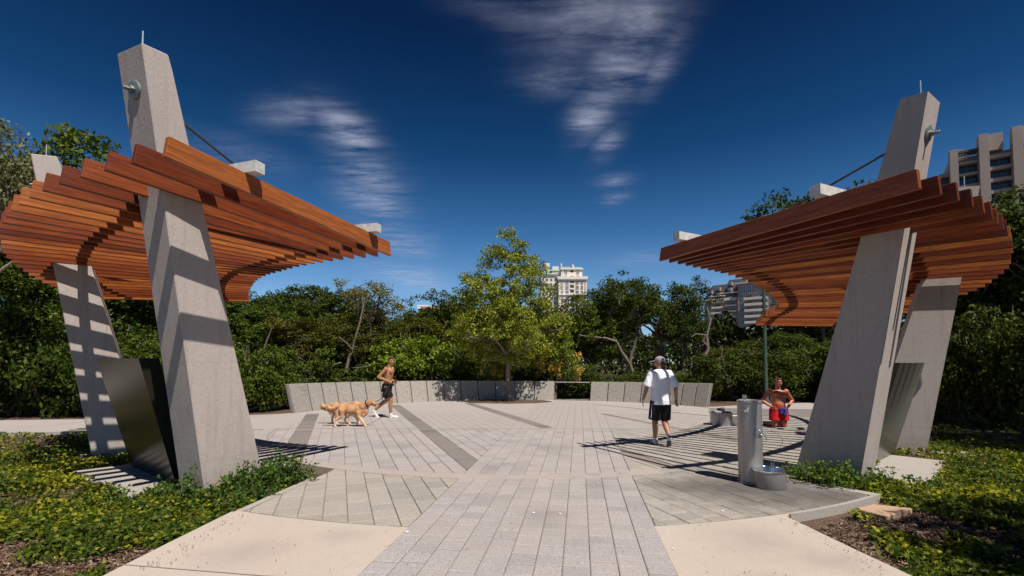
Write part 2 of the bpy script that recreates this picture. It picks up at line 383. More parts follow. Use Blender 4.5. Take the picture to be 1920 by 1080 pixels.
# plain concrete beyond the pavers, with the path joining left and right
far_poly = [(-5.9, 11.8), (6.1, 11.8), (7.6, 12.2), (9.6, 13.4), (14.0, 15.6), (45, 27), (45, 33), (12.3, 19.55), (10.1, 19.05), (7.4, 17.75)]
far_poly += [(0.5 + 7.75 * math.sin(R(t_)), 13.28 + 7.75 * math.cos(R(t_))) for t_ in range(55, -75, -5)]
far_poly += [(-7.3, 15.3), (-7.94, 14.98), (-12.3, 13.85), (-14.4, 13.6), (-22, 12.6), (-45, 9), (-45, 5.0), (-22, 8.9), (-11.8, 11.14), (-10.2, 11.4), (-7.6, 11.7)]
plain('plaza_slab', far_poly, -.10, .002, 'plaza')
# shallow saw joints in the slab (thin recessed strips as dark inlays)
jn = MB()
for (p, q) in [((-5.5, 13.6), (6.3, 13.9)), ((-4.9, 15.9), (5.9, 16.3)), ((-8.6, 12.0), (-7.4, 14.9)), ((-12.1, 11.3), (-11.6, 13.9))]:
    p = Vector(p); q = Vector(q); n_ = (q - p).orthogonal().normalized() * .008
    jn.add([(*(p - n_), .0035), (*(p + n_), .0035), (*(q + n_), .0035), (*(q - n_), .0035)], [(0, 1, 2, 3)])
o = jn.build('slab_joint', M['joint'], bpy.data.objects['plaza_slab']); o['kind'] = 'stuff'

# ---- paver laying
def clip(poly, n, d):   # keep n.p <= d
    out = []
    for i in range(len(poly)):
        p, q = poly[i], poly[(i + 1) % len(poly)]
        a_ = n[0] * p[0] + n[1] * p[1] - d; b2 = n[0] * q[0] + n[1] * q[1] - d
        if a_ <= 0: out.append(p)
        if (a_ < 0 < b2) or (b2 < 0 < a_):
            t_ = a_ / (a_ - b2); out.append((p[0] + (q[0] - p[0]) * t_, p[1] + (q[1] - p[1]) * t_))
    return out
def area(poly): return 0.5 * abs(sum(poly[i][0] * poly[(i + 1) % len(poly)][1] - poly[(i + 1) % len(poly)][0] * poly[i][1] for i in range(len(poly))))
def half(p, q, keep):    # half plane through p,q keeping the point keep
    n_ = Vector((q[1] - p[1], -(q[0] - p[0]))).normalized(); d = n_.x * p[0] + n_.y * p[1]
    if n_.x * keep[0] + n_.y * keep[1] > d: n_ = -n_; d = -d
    return lambda c: (n_, d)
def incirc(c0, r): 
    def f(c):
        v_ = Vector(c) - Vector(c0); 
        if v_.length < 1e-6: return (Vector((1, 0)), 1e9)
        v_.normalize(); return (v_, v_.dot(Vector(c0)) + r)
    return f
def outcirc(c0, r):
    def f(c):
        v_ = (Vector(c) - Vector(c0)).normalized(); return (-v_, -(v_.dot(Vector(c0)) + r))
    return f
def paver_mesh(mb, poly, zt, tilt=(0, 0)):
    n = len(poly); cx = sum(p[0] for p in poly) / n; cy = sum(p[1] for p in poly) / n
    def ring_(off, z):
        rr = []
        for p in poly:
            v_ = Vector((p[0] - cx, p[1] - cy)); L = v_.length
            v_ = v_ * (max(L - off, 0.001) / max(L, 1e-6))
            rr.append((cx + v_.x, cy + v_.y, z + tilt[0] * v_.x + tilt[1] * v_.y))
        return rr
    vs = ring_(.012, zt) + ring_(0, zt - .005) + ring_(0, -.045)
    fs = [tuple(range(n))]
    for k in range(2):
        for i in range(n): fs.append((k * n + i, (k + 1) * n + i, (k + 1) * n + (i + 1) % n, k * n + (i + 1) % n))
    mb.add(vs, fs)
def lay(parent, mat, u_, origin, s0, s1, t0, t1, wid, lens, cons, gap=.008, cuts=(), maxn=300, seed=1):
    rr = random.Random(seed); u_ = Vector(u_).normalized(); n_ = Vector((u_.y, -u_.x)); O = Vector(origin)
    pieces = []
    ncol = int(round((s1 - s0) / wid))
    for i in range(ncol):
        sa = s0 + i * wid; t = t0 - rr.random() * 0.4
        while t < t1:
            L = rr.choice(lens)
            quad = [(sa + gap / 2, t + gap / 2), (sa + wid - gap / 2, t + gap / 2), (sa + wid - gap / 2, t + L - gap / 2), (sa + gap / 2, t + L - gap / 2)]
            t += L
            base = [tuple(O + n_ * a_ + u_ * b2) for a_, b2 in quad]
            c = (sum(p[0] for p in base) / 4, sum(p[1] for p in base) / 4)
            cand = [(base, False)]
            for (m_, q0, q1) in cuts:       # leave room for a dark band: m.p in (q0,q1)
                nxt = []
                for pl, cl in cand:
                    qs = [m_[0] * p[0] + m_[1] * p[1] for p in pl]
                    if max(qs) < q0 or min(qs) > q1: nxt.append((pl, cl)); continue
                    for nn, dd in ((m_, q0), ((-m_[0], -m_[1]), -q1)):
                        c2 = clip(pl, nn, dd)
                        if len(c2) > 2 and area(c2) > .0012: nxt.append((c2, True))
                cand = nxt
            for pl, cl in cand:
                ok = True
                for f in cons:
                    nn, dd = f((sum(p[0] for p in pl) / len(pl), sum(p[1] for p in pl) / len(pl)))
                    if max(nn[0] * p[0] + nn[1] * p[1] for p in pl) > dd + 1e-6:
                        pl = clip(pl, nn, dd); cl = True
                        if len(pl) < 3 or area(pl) < .0012: ok = False; break
                if ok: pieces.append((pl, cl, c, L))
    pieces.sort(key=lambda q: -area(q[0]) / (sum(p[1] for p in q[0]) / len(q[0])) ** 3)
    shared = {}
    rest = MB(); ang = math.atan2(u_.y, u_.x) - math.pi / 2
    for k, (pl, cl, c, L) in enumerate(pieces):
        dz = rr.uniform(-.0015, .0015)
        if k >= maxn: paver_mesh(rest, pl, dz); continue
        if not cl:
            key = round(L, 3)
            if key not in shared:
                mb = MB(); W2 = wid / 2 - gap / 2; L2 = L / 2 - gap / 2
                paver_mesh(mb, [(-W2, -L2), (W2, -L2), (W2, L2), (-W2, L2)], 0)
                o = mb.build('paver', M[mat], parent); shared[key] = o
            else:
                o = shared[key].copy(); scene.collection.objects.link(o)
            o.location = (c[0], c[1], dz); o.rotation_euler = (rr.uniform(-.003, .003), rr.uniform(-.003, .003), ang)
        else:
            cx = sum(p[0] for p in pl) / len(pl); cy = sum(p[1] for p in pl) / len(pl)
            mb = MB(); paver_mesh(mb, [(p[0] - cx, p[1] - cy) for p in pl], 0)
            o = mb.build('paver', M[mat], parent); o.location = (cx, cy, dz)
    if len(pieces) > maxn:
        o = rest.build('paver_field', M[mat], parent); o['kind'] = 'stuff'
# central path
U = Vector((0.139, 0.990)).normalized(); NN = Vector((U.y, -U.x))
SL, SR = -1.690, 0.735
def pline(s): return (tuple(NN * s), tuple(NN * s + U * 10))
pp = [NN * SL + U * 2.6, NN * SR + U * 2.6, NN * SR + U * 20.3, NN * SL + U * 20.3]
path = plain('path', [tuple(p) for p in pp], -.2, -.012, 'joint')
lay(path, 'paver', U, (0, 0), SL, SR, 2.7, 20.2, (SR - SL) / 11, [0.20, 0.20, 0.22, 0.40], [half(NN * SL + U * 20.2, NN * SR + U * 20.2, (0, 5)), half(NN * SL + U * 2.7, NN * SR + U * 2.7, (0, 5))], gap=.007, seed=4)
# stop at the fields next to the path
D19 = Vector((-0.337, 0.9415)).normalized(); MM = Vector((D19.y, -D19.x))
leftof = half(*pline(SL - .004), (-5, 5)); rightof = half(*pline(SR + .004), (5, 5))
BANDS = [(-0.98, -0.60), (1.83, 2.18), (4.70, 5.02), (7.72, 8.02)]
cuts = [((MM.x, MM.y), a_ - .005, b2 + .005) for a_, b2 in BANDS]
S0, S1 = -7.4, 10.6
inner = [incirc(PC, 5.955), lambda c: (Vector((0, 1)), 11.79)]
stA = bpy.data.objects['plaza']; stB = bpy.data.objects['plaza_border']
left_field = plain('left_paving', [(-5.3, 10.3), (-4.4, 9.0), (-2.0, 7.6), (-1.0, 8.0), (-.7, 11.0), (-1.2, 11.7), (-4.8, 11.7)], -.2, -.0155, 'joint')
right_field = plain('right_paving', [(1.9, 7.9), (4.0, 8.8), (5.3, 10.3), (5.6, 11.7), (2.4, 11.7)], -.2, -.0155, 'joint')
lay(left_field, 'paver', D19, (0, 0), S0, S1, 4, 16, 0.25, [0.25, 0.25, 0.38, 0.5], inner + [leftof], cuts=cuts, seed=5)
lay(right_field, 'paver_green', D19, (0, 0), S0, S1, 2, 16, 0.25, [0.25, 0.5, 0.5, 0.62], inner + [rightof], cuts=cuts, seed=6)
outerc = [outcirc(PC, 6.256), incirc(PC, 8.24)]
lay(stB, 'paver_green', D19, (0, 0), S0, S1, 2, 12, 0.25, [0.25, 0.25, 0.38, 0.5], outerc + [leftof, half(*PL, (0, 6))], seed=7)
right_border = plain('right_border_paving', [(1.65, 5.4), (2.9, 5.9), (3.8, 6.4), (3.0, 7.0), (1.8, 6.8)], -.2, -.018, 'joint')
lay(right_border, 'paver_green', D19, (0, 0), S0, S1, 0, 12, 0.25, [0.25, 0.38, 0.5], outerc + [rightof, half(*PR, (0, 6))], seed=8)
la = plain('left_apron_paving', circ(PC, 7.12, -34, -80, 20) + circ(PC, 6.25, -80, -34, 20), -.2, -.0175, 'joint')
ra = plain('right_apron_paving', circ(PC, 7.30, 31.5, 80, 20) + circ(PC, 6.25, 80, 31.5, 20), -.2, -.0175, 'joint')
lay(la, 'paver', D19, (0, 0), S0, S1, 2, 16, 0.25, [0.25, 0.5], [outcirc(PC, 6.256), incirc(PC, 7.11), half((.1, 13), (.1 - 7 * math.sin(R(34)), 13 - 7 * math.cos(R(34))), (-7, 11)), lambda c: (Vector((0, 1)), 11.6), lambda c: (Vector((1, 0)), -2.5)], maxn=120, seed=9)
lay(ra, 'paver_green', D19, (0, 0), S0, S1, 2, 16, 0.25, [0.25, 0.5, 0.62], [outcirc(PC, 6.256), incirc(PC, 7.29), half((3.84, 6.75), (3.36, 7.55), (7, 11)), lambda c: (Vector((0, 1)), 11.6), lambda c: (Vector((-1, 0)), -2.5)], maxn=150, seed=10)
# dark bands in the paving, then on across the slab
for bi, (a_, b2) in enumerate(BANDS):
    c_ = [incirc(PC, 5.955 if bi < 3 else 5.955)] + ([leftof] if bi < 3 else [rightof])
    st_ = left_field if bi < 3 else right_field
    lay(st_, 'paver_dark', D19, (0, 0), a_, b2, 4, 12.3, (b2 - a_), [0.3, 0.45], c_ + [lambda c: (Vector((0, 1)), 11.79)], seed=20 + bi)
far_band = MB()
for (a_, b2, t0, t1) in [(-0.98, -0.60, 11.0, 16.6), (1.83, 2.18, 11.0, 18.9), (4.70, 5.02, 11.0, 18.8), (7.76, 7.92, 10.0, 13.45)]:
    q = [MM * a_ + D19 * t0, MM * b2 + D19 * t0, MM * b2 + D19 * t1, MM * a_ + D19 * t1]
    q = [(p.x, max(p.y, 11.81)) for p in q]
    t = t0
    while t < t1 - .1:
        L = min(.5, t1 - t); qq = [MM * (a_ + .0) + D19 * (t + .006), MM * b2 + D19 * (t + .006), MM * b2 + D19 * (t + L - .006), MM * a_ + D19 * (t + L - .006)]
        if min(p.y for p in qq) > 11.82:
            far_band.add([(p.x, p.y, .0085) for p in qq], [(0, 1, 2, 3)])
        t += L
far_band.add([(3.16, 18.8, .0085), (3.22, 18.83, .0085), (6.14, 14.56, .0085), (6.05, 14.5, .0085)], [(0, 1, 2, 3)])
o = far_band.build('dark_band', M['paver_dark'], bpy.data.objects['plaza_slab']); o['kind'] = 'stuff'

# farther out the paver joints still show faintly: joined, too small to pick apart
fsheet = plain('far_joint_sheet', [(-5.9, 11.83), (6.1, 11.83), (5.6, 15.4), (-5.4, 15.4)], .0024, .0030, 'joint', kind='stuff', parent=bpy.data.objects['plaza_slab'])
_pm = paver_mesh
def paver_mesh(mb, poly, zt, tilt=(0, 0)): mb.add([(p[0], p[1], .0052) for p in poly], [tuple(range(len(poly)))])
lay(bpy.data.objects['plaza_slab'], 'plaza', D19, (0, 0), S0, S1, 4, 19, 0.25, [0.25, 0.5], [lambda c: (Vector((0, 1)), 15.4), lambda c: (Vector((0, -1)), -11.83), leftof, half((-5.9, 11.8), (-5.4, 15.4), (0, 13))], cuts=[((MM.x, MM.y), a_ - .005, b2 + .005) for a_, b2 in BANDS[:3]], maxn=0, seed=41, gap=.012)
lay(bpy.data.objects['plaza_slab'], 'plaza', D19, (0, 0), S0, S1, 4, 19, 0.25, [0.25, 0.5], [lambda c: (Vector((0, 1)), 15.4), lambda c: (Vector((0, -1)), -11.83), rightof, half((6.1, 11.8), (5.6, 15.4), (0, 13))], cuts=[((MM.x, MM.y), 7.755, 7.925)], maxn=0, seed=42, gap=.012)
far_strip = plain('far_path_joint_sheet', [tuple(NN * SL + U * 15.3), tuple(NN * SR + U * 15.65), tuple(NN * SR + U * 20.2), tuple(NN * SL + U * 20.2)], .0024, .0029, 'joint', kind='stuff', parent=bpy.data.objects['plaza_slab'])
lay(bpy.data.objects['plaza_slab'], 'plaza', U, (0, 0), SL, SR, 11, 20.2, (SR - SL) / 11, [0.22, 0.42], [lambda c: (Vector((0, -1)), -11.83), half(NN * SL + U * 20.2, NN * SR + U * 20.2, (0, 5))], maxn=0, seed=43, gap=.012)
paver_mesh = _pm

# sidewalks in the foreground
lw = [tuple(NN * (SL - .006) + U * 2.6), tuple(NN * (SL - .006) + U * 4.92)]
arcL = circ(PC, 8.262, -7.82, -21.9, 12)
sidewalk_l = [(-1.85, 2.3)] + [tuple(NN * (SL - .006) + U * 2.3)] + arcL + [(-3.06, 5.30), (-3.10, 4.4), (-3.12, 3.72), (-3.25, 2.3)]
plain('left_sidewalk', sidewalk_l, -.16, -.001, 'walk', bevel=.003)
arcR = circ(PC, 8.262, 9.14, 20.6, 12)
sidewalk_r = [tuple(NN * (SR + .006) + U * 2.3), (3.3, 2.3), (3.05, 3.72), (2.99, 4.2), (2.90, 5.15)] + arcR[::-1]
plain('right_sidewalk', sidewalk_r, -.16, -.001, 'walk', bevel=.003)
jl = MB().add([(-3.2, 3.935, .003), (-1.9, 3.72, .003), (-1.3, 3.66, .003), (-1.3, 3.668, .003), (-1.9, 3.73, .003), (-3.2, 3.945, .003)], [(0, 1, 2, 3, 4, 5)]).build('sidewalk_joint', M['joint'], bpy.data.objects['left_sidewalk']); jl['kind'] = 'stuff'
# raised kerb edge on the right of the paving
kerb = MB(); ka = circ(PC, 8.295, 20.4, 31.8, 10); kb = circ(PC, 8.25, 20.4, 31.8, 10)
for i in range(10):
    kerb.hexa([(*ka[i], -.3), (*ka[i + 1], -.3), (*kb[i + 1], -.3), (*kb[i], -.3)], [(*ka[i], -.002), (*ka[i + 1], -.002), (*kb[i + 1], -.002), (*kb[i], -.002)])
kk = kerb.build('kerb', M['kerb']); kk['kind'] = 'structure'
kb2 = MB().hexa([(3.84, 6.75, -.3), (4.42, 5.92, -.3), (4.55, 6.0, -.3), (3.95, 6.85, -.3)], [(3.84, 6.75, .0), (4.42, 5.92, .0), (4.55, 6.0, .0), (3.95, 6.85, .0)]).build('kerb', M['kerb']); kb2['kind'] = 'structure'
kb3 = MB().hexa([(-2.93, 5.34, -.3), (-2.76, 6.84, -.3), (-2.84, 6.85, -.3), (-3.03, 5.32, -.3)], [(-2.93, 5.34, .0), (-2.76, 6.84, .0), (-2.84, 6.85, .0), (-3.03, 5.32, .0)]).build('kerb', M['kerb']); kb3['kind'] = 'structure'

# ---------------------------------------------------------------- pergolas
def interp(tab, x):
    if x <= tab[0][0]: return tab[0][1]
    for (a_, b2), (c_, d_) in zip(tab, tab[1:]):
        if x <= c_: return b2 + (d_ - b2) * (x - a_) / (c_ - a_)
    return tab[-1][1]
# slat ends in metres (outer end, inner end); both roofs are gently tilted planes
LS = [(-3.396, 4.594, 3.625, -1.985, 7.724, 3.350), (-3.806, 4.725, 3.614, -2.203, 7.769, 3.346), (-4.200, 4.870, 3.601, -2.416, 7.822, 3.341), (-4.586, 5.014, 3.588, -2.624, 7.880, 3.336), (-4.955, 5.170, 3.574, -2.826, 7.944, 3.330), (-5.304, 5.341, 3.559, -3.022, 8.015, 3.324), (-5.633, 5.521, 3.543, -3.211, 8.090, 3.317), (-5.947, 5.707, 3.527, -3.392, 8.171, 3.310), (-6.242, 5.901, 3.510, -3.566, 8.257, 3.303), (-6.517, 6.102, 3.492, -3.732, 8.348, 3.295), (-6.776, 6.307, 3.474, -3.890, 8.443, 3.286), (-7.030, 6.508, 3.457, -4.039, 8.542, 3.278), (-7.264, 6.714, 3.439, -4.181, 8.643, 3.269), (-7.479, 6.926, 3.420, -4.333, 8.737, 3.260), (-7.676, 7.141, 3.401, -4.477, 8.836, 3.252), (-7.897, 7.353, 3.382, -4.621, 8.947, 3.242), (-8.133, 7.603, 3.360, -4.776, 9.097, 3.229), (-8.342, 7.863, 3.337, -4.924, 9.252, 3.215), (-8.533, 8.129, 3.314, -5.063, 9.411, 3.201), (-8.715, 8.395, 3.291, -5.190, 9.577, 3.187), (-8.878, 8.666, 3.267, -5.307, 9.745, 3.172), (-9.046, 8.934, 3.243, -5.426, 9.914, 3.157), (-9.198, 9.205, 3.219, -5.538, 10.086, 3.142), (-9.325, 9.482, 3.195, -5.650, 10.260, 3.126), (-9.432, 9.760, 3.170, -5.753, 10.437, 3.111), (-9.505, 10.043, 3.146, -5.860, 10.615, 3.095), (-9.560, 10.326, 3.121, -5.958, 10.796, 3.079), (-9.601, 10.609, 3.096, -6.049, 10.980, 3.063), (-9.620, 10.887, 3.071, -6.127, 11.164, 3.047)]
RS = [(4.270, 4.938, 3.435, 2.525, 8.105, 3.344), (4.610, 5.072, 3.418, 2.713, 8.185, 3.335), (4.934, 5.218, 3.402, 2.891, 8.273, 3.326), (5.243, 5.377, 3.386, 3.061, 8.367, 3.317), (5.536, 5.546, 3.369, 3.222, 8.466, 3.307), (5.812, 5.726, 3.353, 3.392, 8.549, 3.298), (6.073, 5.916, 3.336, 3.558, 8.635, 3.290), (6.331, 6.101, 3.320, 3.716, 8.727, 3.281), (6.576, 6.293, 3.304, 3.867, 8.826, 3.272), (6.864, 6.528, 3.285, 4.067, 8.963, 3.260), (7.163, 6.795, 3.264, 4.281, 9.134, 3.245), (7.452, 7.075, 3.243, 4.492, 9.316, 3.231), (7.728, 7.368, 3.221, 4.700, 9.508, 3.216), (8.017, 7.657, 3.200, 4.903, 9.711, 3.201), (8.297, 7.958, 3.178, 5.101, 9.924, 3.185), (8.545, 8.283, 3.156, 5.301, 10.144, 3.169), (8.776, 8.621, 3.134, 5.496, 10.374, 3.153), (9.008, 8.964, 3.111, 5.692, 10.610, 3.137), (9.227, 9.317, 3.089, 5.883, 10.857, 3.120), (9.419, 9.686, 3.066, 6.070, 11.114, 3.103), (9.593, 10.067, 3.044, 6.249, 11.382, 3.085), (9.743, 10.459, 3.022, 6.452, 11.649, 3.067), (9.876, 10.861, 3.000, 6.650, 11.928, 3.049), (10.019, 11.264, 2.977, 6.806, 12.229, 3.030), (10.148, 11.675, 2.955, 6.947, 12.542, 3.012), (10.258, 12.095, 2.933, 7.064, 12.869, 2.994), (10.350, 12.525, 2.911, 7.168, 13.206, 2.976), (10.425, 12.963, 2.889, 7.259, 13.552, 2.957), (10.390, 13.292, 2.875, 7.271, 13.779, 2.947), (10.567, 13.618, 2.855, 7.388, 14.094, 2.929), (10.743, 13.945, 2.835, 7.504, 14.409, 2.911), (10.920, 14.271, 2.815, 7.620, 14.724, 2.893), (11.097, 14.597, 2.795, 7.737, 15.040, 2.876), (11.273, 14.924, 2.775, 7.853, 15.355, 2.858), (11.450, 15.250, 2.755, 7.970, 15.670, 2.840)]
LT = dict(c=(-.65, 13.04), sg=-1, S=LS)
RT = dict(c=(.30, 13.10), sg=1, S=RS)
SH, SW = 0.215, 0.062
def pol(T, r_, phi, z): return Vector((T['c'][0] + T['sg'] * r_ * math.sin(R(phi)), T['c'][1] - r_ * math.cos(R(phi)), z))
def pillar(T, root, phi, rb, rt, zt, slot, label_pos):
    th = 0.47
    e = Vector((T['sg'] * math.sin(R(phi)), -math.cos(R(phi)), 0)); tn = Vector((T['sg'] * math.cos(R(phi)), math.sin(R(phi)), 0))
    C0 = Vector((T['c'][0], T['c'][1], 0))
    (bi, bo), (ti, to) = rb, rt
    full = [(bo, -.3, 0), (to, zt, 0), (ti + .05, zt + .03, 0), (ti, zt - .12, 0), (bi, -.3, 0)]
    full[0] = (bo - (to - bo) * .3 / zt, -.3, 0)
    mb = MB()
    def slab(pr, w0, w1):
        n = len(pr); vs = [C0 + e * p[0] + tn * w0 + Vector((0, 0, p[1])) for p in pr] + [C0 + e * p[0] + tn * w1 + Vector((0, 0, p[1])) for p in pr]
        mb.add(vs, [tuple(range(n)), tuple(range(2 * n - 1, n - 1, -1))] + [(i, (i + 1) % n, n + (i + 1) % n, n + i) for i in range(n)])
    if slot:
        z0, z1 = 2.05, 3.45
        def ro_(z): return bo + (to - bo) * z / zt
        mid = [full[0], (ro_(z0), z0, 0), (ro_(z0) - .16, z0 + .01, 0), (ro_(z1) - .16, z1, 0), (ro_(z1), z1 + .01, 0)] + full[1:]
        slab(full, 0, th * .5 - .025); slab(mid, th * .5 - .025, th * .5 + .025); slab(full, th * .5 + .025, th)
        p = mb.build('pillar', M['pillar'], root)
    else:
        slab(full, 0, th); p = mb.build('pillar', M['pillar'], root, bevel=.012)
    # anchor plate with its bolt on the outer face, near the top
    za = zt - .45; ra = bo + (to - bo) * za / zt
    nrm = (e + Vector((0, 0, -(to - bo) / zt))).normalized()
    c0 = C0 + e * ra + tn * th * .5 + Vector((0, 0, za))
    q = nrm.to_track_quat('Z', 'Y').to_matrix().to_4x4()
    a1 = MB().lathe([(.105, -.01), (.105, .018), (.095, .024), (.03, .026)], c0, 24, q).build('anchor_plate', M['anchor'], p, smooth=True)
    a2 = MB().lathe([(.042, .02), (.042, .06), (.022, .062), (.022, .12), (.018, .124)], c0, 6, q).build('anchor_bolt', M['anchor'], p)
    # lightning rod on the top
    tp = C0 + e * (to * .6 + ti * .4) + tn * th * .5 + Vector((0, 0, zt - .05))
    MB().tube([tp, tp + Vector((0, 0, .33))], .0085, 6).build('lightning_rod', M['rod'], p)
    return p, C0, e, tn
def pergola(T, name_label, pillars, slot):
    root = empty('pergola', (T['c'][0] + T['sg'] * 5, T['c'][1] - 6, 0))
    tag(root, name_label, 'pergola', 'timber pergolas round the plaza')
    root['_'] = 0; del root['_']
    off = -Vector(root.location)
    def fix(o): o.location = Vector(o.location) + off; return o
    S = [(Vector(r_[:3]), Vector(r_[3:])) for r_ in T['S']]
    for P, Q in S:
        L = (Q - P).length; h = SH
        mb = MB().hexa([(0, -SW / 2, 0), (L, -SW / 2, 0), (L, SW / 2, 0), (0, SW / 2, 0)], [(.012, -SW / 2, h), (L - .05, -SW / 2, h), (L - .05, SW / 2, h), (.012, SW / 2, h)])
        o = mb.build('slat', M['wood'], root, bevel=.005)
        d = Q - P; o.location = P + off; o.rotation_euler = (0, -math.atan2(d.z, math.hypot(d.x, d.y)), math.atan2(d.y, d.x))
    def on(k, f): return S[k][0].lerp(S[k][1], f) + Vector((0, 0, SH + .003))
    def beam(fr, ext):
        ln = [on(k, fr) for k in range(len(S))]; d0 = (ln[0] - ln[1]).normalized(); d1 = (ln[-1] - ln[-2]).normalized()
        ln = [ln[0] + d0 * ext] + ln + [ln[-1] + d1 * .12]
        pr = []
        for i, p in enumerate(ln):
            d = (ln[min(i + 1, len(ln) - 1)] - ln[max(i - 1, 0)]).normalized(); n_ = Vector((d.y, -d.x, 0)).normalized() * .068
            pr.append([p + n_, p - n_, p - n_ + Vector((0, 0, .125)), p + n_ + Vector((0, 0, .125))])
        vs = [p for q in pr for p in q]; n = len(pr); fs = [(0, 1, 2, 3), tuple(4 * (n - 1) + i for i in (3, 2, 1, 0))]
        for i in range(n - 1):
            for k in range(4): fs.append((4 * i + k, 4 * (i + 1) + k, 4 * (i + 1) + (k + 1) % 4, 4 * i + (k + 1) % 4))
        o = MB().add(vs, fs).build('support_beam', M['beam'], root); fix(o)
    beam(.262, .17); beam(.858, .16)
    for (phi, rb, rt, zt, cab) in pillars:
        p, C0, e, tn = pillar(T, root, phi, rb, rt, zt, slot, '')
        fix(p)
        for ph2, zz in cab:
            s = C0 + e * (rt[0] - .12) + tn * .235 + Vector((0, 0, zt - .52))
            t_ = on(ph2, .858) + Vector((0, 0, .15))
            c = MB().tube([s, t_], .016, 8).build('tension_rod', M['cable'], root); fix(c)
            br = MB().box(-.05, .05, -.05, .05, -.03, .05, Matrix.Translation(t_)).build('bracket', M['steel'], root); fix(br)
    return root
pergola(LT, 'long red timber slat pergola standing left of the path, brightly sunlit', [
    (23.5, (6.84, 7.75), (8.28, 8.61), 5.15, [(4, 0)]), (56.2, (7.25, 8.12), (8.68, 9.06), 5.17, [(19, 0)])], False)
pergola(RT, 'curved dark brown timber slat pergola right of the drinking fountain', [
    (34.5, (6.93, 7.85), (8.40, 8.73), 5.04, [(5, 0)]), (60.4, (7.45, 8.45), (8.95, 9.33), 4.80, [(17, 0)])], True)

# dark granite slabs leaning outward between the pillars
def slab_panel(T, a0, a1, rb, rt, z, label):
    r0 = empty('granite_slab', pol(T, rb, (a0 + a1) / 2, 0)); tag(r0, label, 'granite slab', 'dark granite slabs between the pillars')
    off = -Vector(r0.location)
    A, B = pol(T, rb, a0, -.1), pol(T, rb, a1, -.1); C_, D_ = pol(T, rt, a0, z), pol(T, rt, a1, z)
    e = (pol(T, rb, (a0 + a1) / 2, 0) - Vector((*T['c'], 0))).normalized() * .22
    o = MB().hexa([A, B, B - e, A - e], [C_, D_, D_ - e, C_ - e]).build('slab_body', M['black_granite'], r0, bevel=.004); o.location = off
slab_panel(LT, 30.5, 45.6, 7.56, 8.06, 1.68, 'polished black granite slab leaning behind the nearest left concrete pillar')
M['reflection_granite'] = speckled('dark_granite_reflection_tint', (0.075, 0.075, 0.060), (0.03, 0.03, 0.025), (0.13, 0.13, 0.105), 200, rough=0.22, stain=0.1, bumps=0.01)  # dark granite, base colour lightened to grey green to stand in for its reflection
r0 = empty('granite_slab', (6.26, 8.26, 0)); tag(r0, 'polished dark granite slab with its grey green reflection painted in, tucked between the two right concrete pillars', 'granite slab', 'dark granite slabs between the pillars')
nn_ = Vector((.644, -.765, 0)); A_, B_ = Vector((5.6, 7.7, -.1)), Vector((6.93, 8.82, -.1)); up_ = nn_ * .5 + Vector((0, 0, 1.72))
o = MB().hexa([A_, B_, B_ - nn_ * .12, A_ - nn_ * .12], [A_ + up_, B_ + up_, B_ + up_ - nn_ * .12, A_ + up_ - nn_ * .12]).build('slab_body', M['reflection_granite'], r0, bevel=.004); o.location = -Vector(r0.location)
def pad(pts, z=-.01):
    o = MB().prism(pts, -.25, z).build('concrete_pad', M['kerb'], bevel=.008); o['kind'] = 'structure'
pad([(-6.75, 7.35), (-6.2, 7.95), (-4.35, 6.7), (-4.68, 5.98)], -.03)
pad([(5.05, 6.62), (5.35, 7.3), (6.75, 8.75), (7.3, 8.15), (6.9, 7.75), (5.8, 6.72), (5.35, 6.45)], -.03)
pad([(-7.9, 8.9), (-7.5, 9.3), (-7.1, 8.6), (-7.5, 8.3)], -.04)
pad([(7.75, 9.1), (8.4, 9.3), (8.6, 8.8), (7.9, 8.6)], -.04)
uc = empty('utility_cover', (4.15, 5.48, -.08)); tag(uc, 'tan rectangular utility box lid set in the mulch', 'utility cover')
MB().hexa([(-.26, .05, -.05), (-.1, -.22, -.05), (.40, .05, -.05), (.08, .22, -.05)], [(-.26, .05, .05), (-.1, -.22, .05), (.40, .05, .05), (.08, .22, .05)]).build('lid', M['lid'], uc, bevel=.012)

